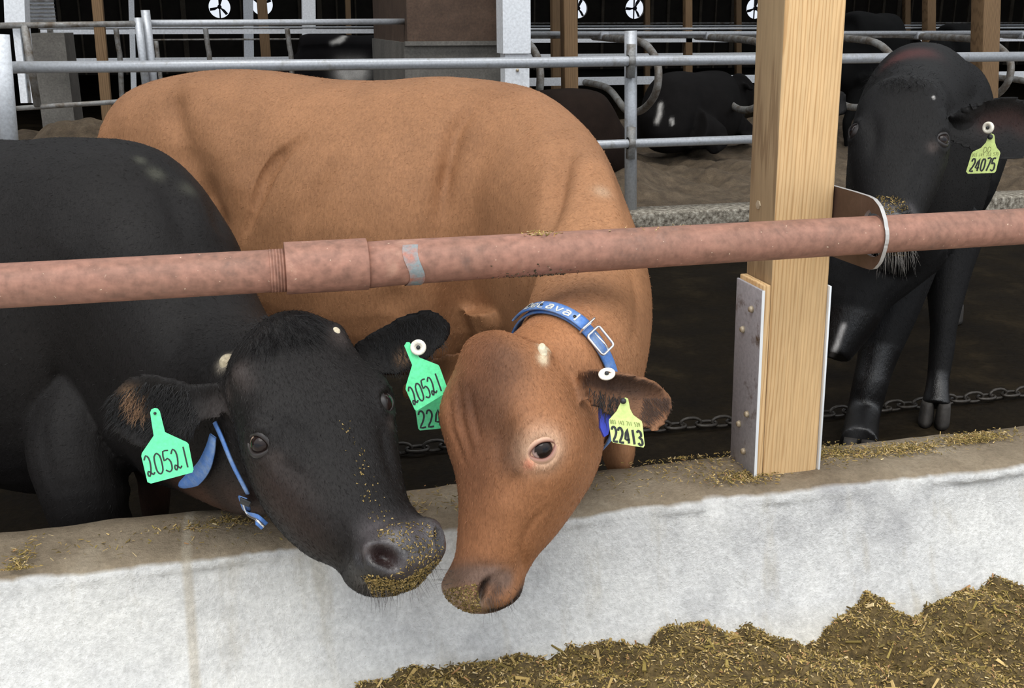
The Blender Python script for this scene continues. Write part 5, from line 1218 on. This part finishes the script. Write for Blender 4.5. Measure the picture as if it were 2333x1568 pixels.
# ---- pipe fence in front of the stalls
FY = 6.95
fence = thing('pipe_fence', 'galvanized pipe fence running behind the brown cow, two rails on a round post', 'fence', (1.5, FY, .2))
mesh_obj('rail', *bar([(2, 154), (600, 149), (1200, 143), (1440, 139), (2400, 128)], FY, 24, 16), MAT['galv'], fence)
mesh_obj('rail', *bar([(1250, 334), (1440, 327), (1900, 311)], FY, 20, 16), MAT['galv'], fence)
P = [at_y(1437, 70, FY + .06), at_y(1437, 481, FY + .06)]; mesh_obj('post', *tube_vf(P, .043, 20), MAT['galv'], fence)
for y in (139, 326):
    p = at_y(1437, y, FY); mb = MB(); mb.add(*tube_vf([p + [-.022, 0, 0], p + [.022, 0, 0]], .042, 16)); mb.box(p[0] - .022, p[0] + .022, FY - .03, FY + .03, p[2] - .11, p[2] + .11)
    mesh_obj('clamp', np.concatenate(mb.V), mb.F, MAT['galv_dirty'], fence)
o = mesh_obj('gate_post', *tube_vf([at_y(0, 78, 6.75), at_y(22, 330, 6.75)], pxr(40, at_y(10, 200, 6.75)), 20), MAT['white_steel']); tag(o, 'stout pale galvanized post at the left end of the pipe fence', 'post')

# ---- gate at the left behind the fence
gate = thing('gate', 'grey tube gate with a muddy bottom bar at the far left', 'gate', (-.8, 7.2, .9)); GY = 7.25
mesh_obj('top_bar', *bar([(-40, 59), (312, 54)], GY, 13), MAT['galv_dirty'], gate); mesh_obj('bottom_bar', *bar([(38, 247), (300, 230)], GY, 11), MAT['galv_dirty'], gate)
mesh_obj('end_tube', *bar([(56, 58), (86, 243)], GY, 17), MAT['galv_dirty'], gate); mesh_obj('end_tube', *bar([(314, 40), (338, 245)], GY, 17), MAT['galv'], gate)
o = mesh_obj('latch_post', *tube_vf([at_y(331, 23, GY + .05), at_y(362, 300, GY + .05)], pxr(20, at_y(340, 100, GY)), 16), MAT['galv']); tag(o, 'round galvanized latch post standing beside the tube gate', 'post')
o = mesh_obj('pipe_rail', *tube_vf([at_y(328, 53, 7.35), at_y(640, 51, 7.7), at_y(922, 49, 8.1)], .021, 12), MAT['galv']); tag(o, 'upper galvanized pipe from the latch post to the brown stained wall', 'rail')

# ---- crossover wall with its brown board, and the white column at its end
def wall_block(name, x0, x1, y_top, y_bot, Y, depth_, mat, label, back=None):
    a = at_y(x0, y_top, Y); b_ = at_y(x1, y_top, Y); z1, z0 = at_y(x0, y_top, Y)[2], at_y(x0, y_bot, Y)[2]; mb = MB(); mb.box(a[0], b_[0], Y, Y + depth_, z0, z1)
    return structure(mb.build(name, mat), label)
wall_block('wall_middle', 921, 1146, 97, 700, 8.0, 2.0, MAT['old_concrete'], 'grey concrete crossover wall'); wall_block('trim_2', 919, 1147, -230, 98, 7.98, 2.04, MAT['stained_board'], 'brown stained board on top of the crossover wall')
mb = MB(); p0, p1 = at_y(921, 100, 8.0), at_y(1147, 100, 8.0); mb.box(p0[0], p1[0], 7.955, 8.0, p0[2] - .012, p0[2] + .018); structure(mb.build('trim_3', MAT['old_concrete']), 'concrete ledge of the crossover wall')
colm = thing('steel_column', 'broad white steel column at the right end of the brown stained wall', 'column', (.75, 7.6, .2))
mesh_obj('upper_sleeve', *upright((1175, -220), (1178, 122), 7.62, 66, .2), MAT['white_steel'], colm, False); mesh_obj('shaft', *upright((1178, 110), (1181, 600), 7.66, 56, .14), MAT['white_steel'], colm, False)
V, F = tube_vf([at_y(1179, 160, 7.66), at_y(1179, 160, 7.645)], .012, 8); mesh_obj('bolt_head', V, F, MAT['bolt'], colm)
col2 = thing('steel_column', 'white steel column at the far left above the gate, bare channel below', 'column', (-1.2, 8.2, .2))
mesh_obj('upper_sleeve', *upright((24, -200), (34, 53), 8.2, 44, .2), MAT['white_steel'], col2, False)
mesh_obj('flange', *upright((36, 60), (55, 235), 8.25, 15, .12), MAT['white_steel'], col2, False); mesh_obj('web', *upright((48, 60), (66, 235), 8.30, 14, .03), MAT['galv_dirty'], col2, False); mesh_obj('flange', *upright((58, 60), (76, 235), 8.25, 7, .12), MAT['white_steel'], col2, False)
wall_block('wall_divider', 70, 146, 76, 700, 9.2, .5, MAT['old_concrete'], 'low grey concrete wall behind the gate')
hc = at_y(185, 300, 8.7)
def heap_z(X, Y): return .15 + .62 * np.exp(-(((X - hc[0]) / .62) ** 2 + ((Y - 8.75) / .38) ** 2) ** 1.3) + wob(X, Y, 12, .02, 41) + wob(X, Y, 40, .008, 42)
o = grid_obj('bedding_heap', hc[0] - 1.1, hc[0] + 1.0, 8.05, 9.15, 80, 50, heap_z, MAT['bedding']); tag(o, 'tan heap of bedding seen between the bars of the tube gate', 'bedding', kind='stuff')
# slatted vent beside it; its white panel stands in for the bright outdoors
vent = thing('daylight_vent', 'small slatted vent, white panel standing in for daylight, beside the left white column', 'vent', (-1.3, 12, 1.6)); a, b_ = at_y(48, 50, 12.0), at_y(126, 50, 12.0); top = at_y(48, -20, 12.0)[2]
mb = MB(); mb.box(a[0], b_[0], 12.03, 12.05, a[2], top); mb.build('panel', MAT['white_steel'], vent)
for k in range(8):
    z = a[2] + (k + .5) * (top - a[2]) / 8; mb = MB(); mb.box(a[0] - .01, b_[0] + .01, 11.97, 12.02, z - .007, z + .007); mb.build('slat', MAT['galv_dirty'], vent)

# ---- stall rows: rails, boards, dividers
SY = 10.3
def props(t, a, b_, Y, n):
    for f in (.025, .98):
        p = a * (1 - f) + b_ * f; mesh_obj('post', *tube_vf([[p[0], Y + .06, p[2]], [p[0] + LEAN * p[2], Y + .06, -.02]], .026, 8), MAT['galv_dirty'], t)
def rail_thing(label, px, Y, w, mat='galv', group=None, n=4):
    t = thing('stall_rail', label, 'rail', at_y(*px[0], Y), group); mesh_obj('pipe', *bar(px, Y, w, 10), MAT[mat], t); props(t, at_y(*px[0], Y), at_y(*px[-1], Y), Y, n); return t
def board_thing(label, p0, p1, Y, h, mat='white_steel', n=4):
    t = thing('stall_board', label, 'board', at_y(*p0, Y)); mesh_obj('board', *plank_y(p0, p1, Y, h), MAT[mat], t, False); props(t, at_y(*p0, Y), at_y(*p1, Y), Y, n); return t
t = thing('stall_rail', 'bright galvanized top pipe of the nearest stalls with clamps, right of the white column', 'rail', (2, SY, 1.3))
mesh_obj('pipe', *bar([(1150, 77), (1700, 76), (2400, 74)], SY, 10, 14), MAT['galv'], t)
mesh_obj('under_pipe', *bar([(1150, 85), (2400, 83)], SY + .03, 6, 10), MAT['galv_dirty'], t)
clampX = [1375, 1615, 1856, 2094, 2332]
for x in clampX:
    p = at_y(x, 78, SY); mb = MB(); mb.box(p[0] - .045, p[0] + .045, SY - .04, SY + .05, p[2] - .05, p[2] + .028)
    o = mesh_obj('clamp', np.concatenate(mb.V), mb.F, MAT['galv'], t, False); bevel(o, .01)
board_thing('white steel board at the heads of the nearest stalls, above the lying black cow', (1150, 188), (2400, 170), 10.85, 17)
board_thing('white steel board high behind the nearest stalls, right of the white column', (1150, 91), (2400, 88), 15.0, 12)
board_thing('white steel board low behind the nearest stalls, right of the white column', (1150, 129), (1740, 124), 16.0, 9)
rail_thing('thin pipe above the nearest stall rail, right of the white column', [(1150, 67), (2400, 63)], 14.2, 5)
rail_thing('second thin pipe above the nearest stall rail, right of the white column', [(1150, 60), (2400, 57)], 17.5, 4)
rail_thing('topmost thin grey pipe far back, right of the white column', [(1150, 53), (2400, 52)], 21, 3.5, 'galv_dirty')
# stall dividers: one bent tube each, shaped in its own x plane
X0 = at_y(1375, 84, SY)[0]
loop_px = [(1352, 84), (1400, 88), (1440, 92), (1468, 100), (1488, 122), (1499, 150), (1499, 190), (1489, 222), (1468, 247), (1446, 256), (1425, 250), (1408, 228), (1392, 208), (1372, 196), (1330, 187)]
LP = crom(np.array([at_x(x, y, X0) for x, y in loop_px]), 4)
dv0 = mesh_obj('stall_divider', *tube_vf(LP, .034, 12), MAT['galv_dirty'])
names = {0: 'bent grey tube stall divider seen whole right of the round fence post', 1: 'bent grey tube stall divider above the lying black cow, cut by the pine post', 3: 'bent grey tube stall divider above the right hand black cow, running to a looped end', 4: 'bent grey tube stall divider at the right edge of the picture', -1: 'bent grey tube stall divider right beside the white column', 2: 'bent grey tube stall divider with its loop just right of the pine post'}
for k, lab in names.items():
    o = dv0 if k == 0 else dv0.copy()
    if k != 0: COL.objects.link(o)
    dx = (at_y(clampX[k] if k >= 0 else 1137, 78, SY) - at_y(1375, 78, SY))[0]; o.location = (dx, 0, 0); tag(o, lab, 'stall divider', 'bent tube stall dividers across the alley')
# left bank of stalls
rail_thing('thin bright pipe of the stalls left of the brown stained wall', [(88, 64), (925, 62)], 10.2, 5)
board_thing('white board under the thin pipe, left of the brown stained wall', (92, 73), (925, 71), 10.4, 10)
board_thing('low white board behind the gate and latch post, left of the standing black cow', (108, 138), (690, 133), 11.2, 8)
rail_thing('dim low pipe in the stalls left of the standing black cow', [(345, 91), (700, 89)], 14, 4, 'galv_dirty')
for x, lab in ((266, 'stub post under the left stall board, nearest the latch post'), (470, 'stub post under the left stall board, midway to the standing black cow'), (656, 'stub post under the left stall board beside the standing black cow')):
    V, F = tube_vf(crom(np.array([at_y(x - 2, 64, 10.1), at_y(x, 80, 10.1), at_y(x + 4, 110, 10.1), at_y(x + 8, 142, 10.1), at_y(x + 16, 330, 10.1)]), 3), pxr(12, at_y(x, 100, 10.1)), 10)
    o = mesh_obj('stub_post', V, F, MAT['galv_dirty']); tag(o, lab, 'post', 'stub posts of the left stalls')
# ---- timber posts in the barn
posts = [((198, -250), (240, 225), 9.0, 23, 'brown timber post behind the tube gate'), ((577, -250), (607, 140), 11.5, 22, 'brown timber post midway between latch post and brown stained wall'), ((786, -200), (794, 47), 18, 12, 'slim timber post left of the brown stained wall'),
         ((1297, -250), (1303, 243), 8.9, 32, 'brown timber post between the white column and the round fence post'), ((1266, -220), (1270, 190), 12.0, 20, 'thinner timber post just left of the one behind the brown cow\'s withers'), ((1569, -200), (1570, 56), 15, 17, 'timber post above the lying black cow'),
         ((1683, -200), (1684, 52), 19, 13, 'slim timber post close left of the pine post'), ((1476, -200), (1476, 52), 19, 12, 'slim timber post right of the round fan opening'), ((2125, -200), (2123, 54), 14, 22, 'timber post above the forelock of the right hand black cow'), ((2070, -200), (2069, 34), 20, 14, 'slim timber post behind the far black cow'),
         ((2268, -250), (2255, 245), 8.6, 44, 'thick timber post beyond the ear tag of the right hand black cow')]
for a, b_, Y, w, lab in posts:
    o = mesh_obj('timber_post', *full_upright(a, b_, Y, w), MAT['timber'], smooth=False); tag(o, lab, 'post', 'timber posts of the stall barn'); bevel(o, .006)
for a, b_, Y, w, lab in (((701, -200), (704, 48), 15, 30, 'white column between the far timber post and the brown stained wall'), ((562, -200), (566, 46), 18, 22, 'pale column in front of the fan openings at left'), ((293, -200), (300, 42), 17, 12, 'slim pale column left of the latch post')):
    o = mesh_obj('steel_column', *full_upright(a, b_, Y, w), MAT['white_steel'], smooth=False); tag(o, lab, 'column')
# ---- studs on the far wall
mb = MB(); MAT['stud'] = m_ground('stud', (.10, .08, .06), (.14, .115, .085), (.18, .15, .11), 3, .9, .1)
rs = np.random.default_rng(5)
for x in np.arange(-12, 28, .55):
    if min(abs(x + .05 - f[0][0]) for f in fans) < .55: continue
    w = rs.choice([.05, .09, .14]); mb.box(x, x + w, FARY - .09, FARY, 0, 4.2)
structure(mb.build('trim_4', MAT['stud']), 'pale studs on the far wall')
# ---- fans: hub and blades at rest in the round openings
MAT['fan'] = plain('fan', (.03, .03, .045), .5)
rg = np.random.default_rng(9)
fl = ['fan in the round opening at left, nearest the latch post', 'fan in the round opening second from the left', 'fan in the round opening beside the brown stained wall', 'fan in the round opening behind the timber posts right of the white column', 'fan in the round opening right above the round fence post', 'fan in the round opening touching the pine post']
for (p, r), lab in zip(fans, fl):
    t = thing('fan', lab, 'fan', tuple(p), 'fans in the far wall'); a0 = rg.uniform(0, 1.5)
    V, F = tube_vf([p + [0, .0, 0], p + [0, .08, 0]], r * .2, 16); mesh_obj('hub', V, F, MAT['fan'], t)
    bl = None
    for k in range(3):
        a = a0 + k * 2.094; e = np.array([math.cos(a), 0, math.sin(a)]); s = np.array([-math.sin(a), .45, math.cos(a)])
        P = [p + [0, .04, 0] + e * r * f_ + s * r * g for f_, g in ((.15, -.05), (.9, -.14), (.95, .12), (.5, .16), (.15, .06))]; P = np.array(P); P2 = P + [0, .012, 0]
        mesh_obj('blade', np.concatenate([P, P2]), [(0, 1, 2, 3, 4), (9, 8, 7, 6, 5)] + [(i, (i + 1) % 5, 5 + (i + 1) % 5, 5 + i) for i in range(5)], MAT['fan'], t, False)
    mb = MB(); mb.box(p[0] - .02, p[0] + .02, p[1] + .10, p[1] + .12, p[2] - r, p[2] + r); mb.build('strut', MAT['fan'], t)

# ================================================================== COWS IN THE STALLS
CTAB = [(z, yf, yb, w, n, tp, 0) for z, yf, yb, w, n, tp in HEAD]
def stall_cow(label, pos, ang, lying=True, base=.25, col=(.010, .009, .009), head=(.35, -.2, .9), hd=0.0, patches=(), group=None, size=1.0):
    """pos = plan point of the withers, ang = heading"""
    d = np.array([math.cos(ang), math.sin(ang), 0]); nrm = np.array([-d[1], d[0], 0]); z0 = base - (.62 if lying else 0.0); o = np.array([pos[0], pos[1], z0])
    def S(s, t, bt, w): c = (t + bt) / 2; return (o + d * s * size + [0, 0, c * size], (t - c) * size, (c - bt) * size, w * size, 2.3, -.1)
    fl = .60 if lying else .46; bw = 1.15 if lying else 1.0
    rows = [S(-1.25, 1.12, .95, .05), S(-1.2, 1.25, fl + .15, .15), S(-1.05, 1.33, fl + .02, .22 * bw), S(-.8, 1.36, fl, .26 * bw), S(-.4, 1.33, fl, .32 * bw), S(-.1, 1.34, fl, .29 * bw), S(.08, 1.32, fl, .24 * bw), S(.25, 1.2, fl + .05, .19 * bw)]
    hp = o + np.array([0, 0, head[2] * size]) + d * (.25 + head[0]) * size + nrm * head[1] * size
    n0 = o + d * .42 * size + nrm * head[1] * .35 * size + [0, 0, (.55 * 1.02 + .45 * (head[2] + .02)) * size]
    rows += [(n0, .17, .22, .13, 2.2, 0), (hp - d * .06, .12, .14, .09, 2.2, 0)]
    f = unit(d * math.cos(hd) + nrm * math.sin(hd)); Zh = unit(np.array([0, 0, 1]) * .75 - f * .66); Yh = unit(f - Zh * (f @ Zh)); h = Head(hp, np.cross(Yh, Zh), Yh, Zh, .98 * size)
    parts = [trunk(rows, 4, 24), head_loft(h, CTAB, 0.0)]
    for sg in (-1, 1):
        e = [h.W(sg * x, -.08, z) for x, z in ((.09, .1), (.14, .1), (.2, .085), (.25, .06))]; parts.append(ear_shape(e, [.03, .045, .05, .01], h.Z, h.Y, .3, .03))
        if lying:
            q = o + d * .15 + nrm * sg * .22; parts.append(tapered([q + [0, 0, .8], q + d * .2 + nrm * sg * .06 + [0, 0, .68], q - d * .1 + nrm * sg * .1 + [0, 0, .66]], [.1, .07, .05], 4, 12))
            q = o - d * .95 + nrm * sg * .25; parts.append(tapered([q + [0, 0, .85], q + d * .3 + nrm * sg * .12 + [0, 0, .75], q + d * .05 + nrm * sg * .2 + [0, 0, .67]], [.2, .12, .06], 4, 12))
        else:
            hv = []; stand_legs(parts, hv, pos, d[:2], .62, sg, .12); stand_legs(parts, hv, np.array(pos) - d[:2] * 1.05, d[:2], .8, sg, .13, True)
    s2 = fuse(parts, .022, 5); s2.C = np.tile(np.array(col), (len(s2.V), 1))
    for q in patches:
        paint_line(s2, q[0], q[1], q[2], 1.0)
    ob = mesh_obj('cow', s2.V, s2.F, MAT['coat_far'], None, True, s2.C); return tag(ob, label, 'cow', group)
wt = (.6, .58, .55)
p = at_y(1600, 300, 10.0); stall_cow('black cow lying in the stall bedding between the round fence post and the pine post', (p[0] + .15, 10.1), math.radians(40), True, .30, (.010, .009, .009), (.30, -.1, 1.15), -.5, [(wt, [(1505, 238), (1502, 262), (1496, 278)], .018), (wt, [(1530, 272), (1532, 282)], .013)])
p = at_y(1415, 330, 7.9); stall_cow('dark brown cow lying in the bedding just behind the brown cow', (p[0] - 1.2, 8.1), math.radians(172), True, .26, (.018, .011, .008), (.30, .1, .95), .4)
p = at_y(690, 100, 10.6); stall_cow('black cow with white patches standing behind the upper pipe rail', (p[0] + .88, 10.75), math.radians(3), False, .2, (.008, .007, .008), (.4, 0, 1.1), 0, [(wt, [(785, 83), (770, 92), (758, 98)], .022), (wt, [(772, 96), (780, 90)], .02), (wt, [(790, 165), (815, 165)], .10)], size=.87)
p = at_y(2010, 30, 11.2); stall_cow('black cow standing far back above the right hand black cow', (p[0] + .2, 11.4), math.radians(35), False, .24, (.007, .007, .007), (.4, 0, 1.0), 0)
p = at_y(2200, 55, 12.5); stall_cow('black cow farther back beside the thick timber post', (p[0], 12.8), math.radians(-150), False, .12, (.007, .007, .007), (.4, .1, 1.0), 0)
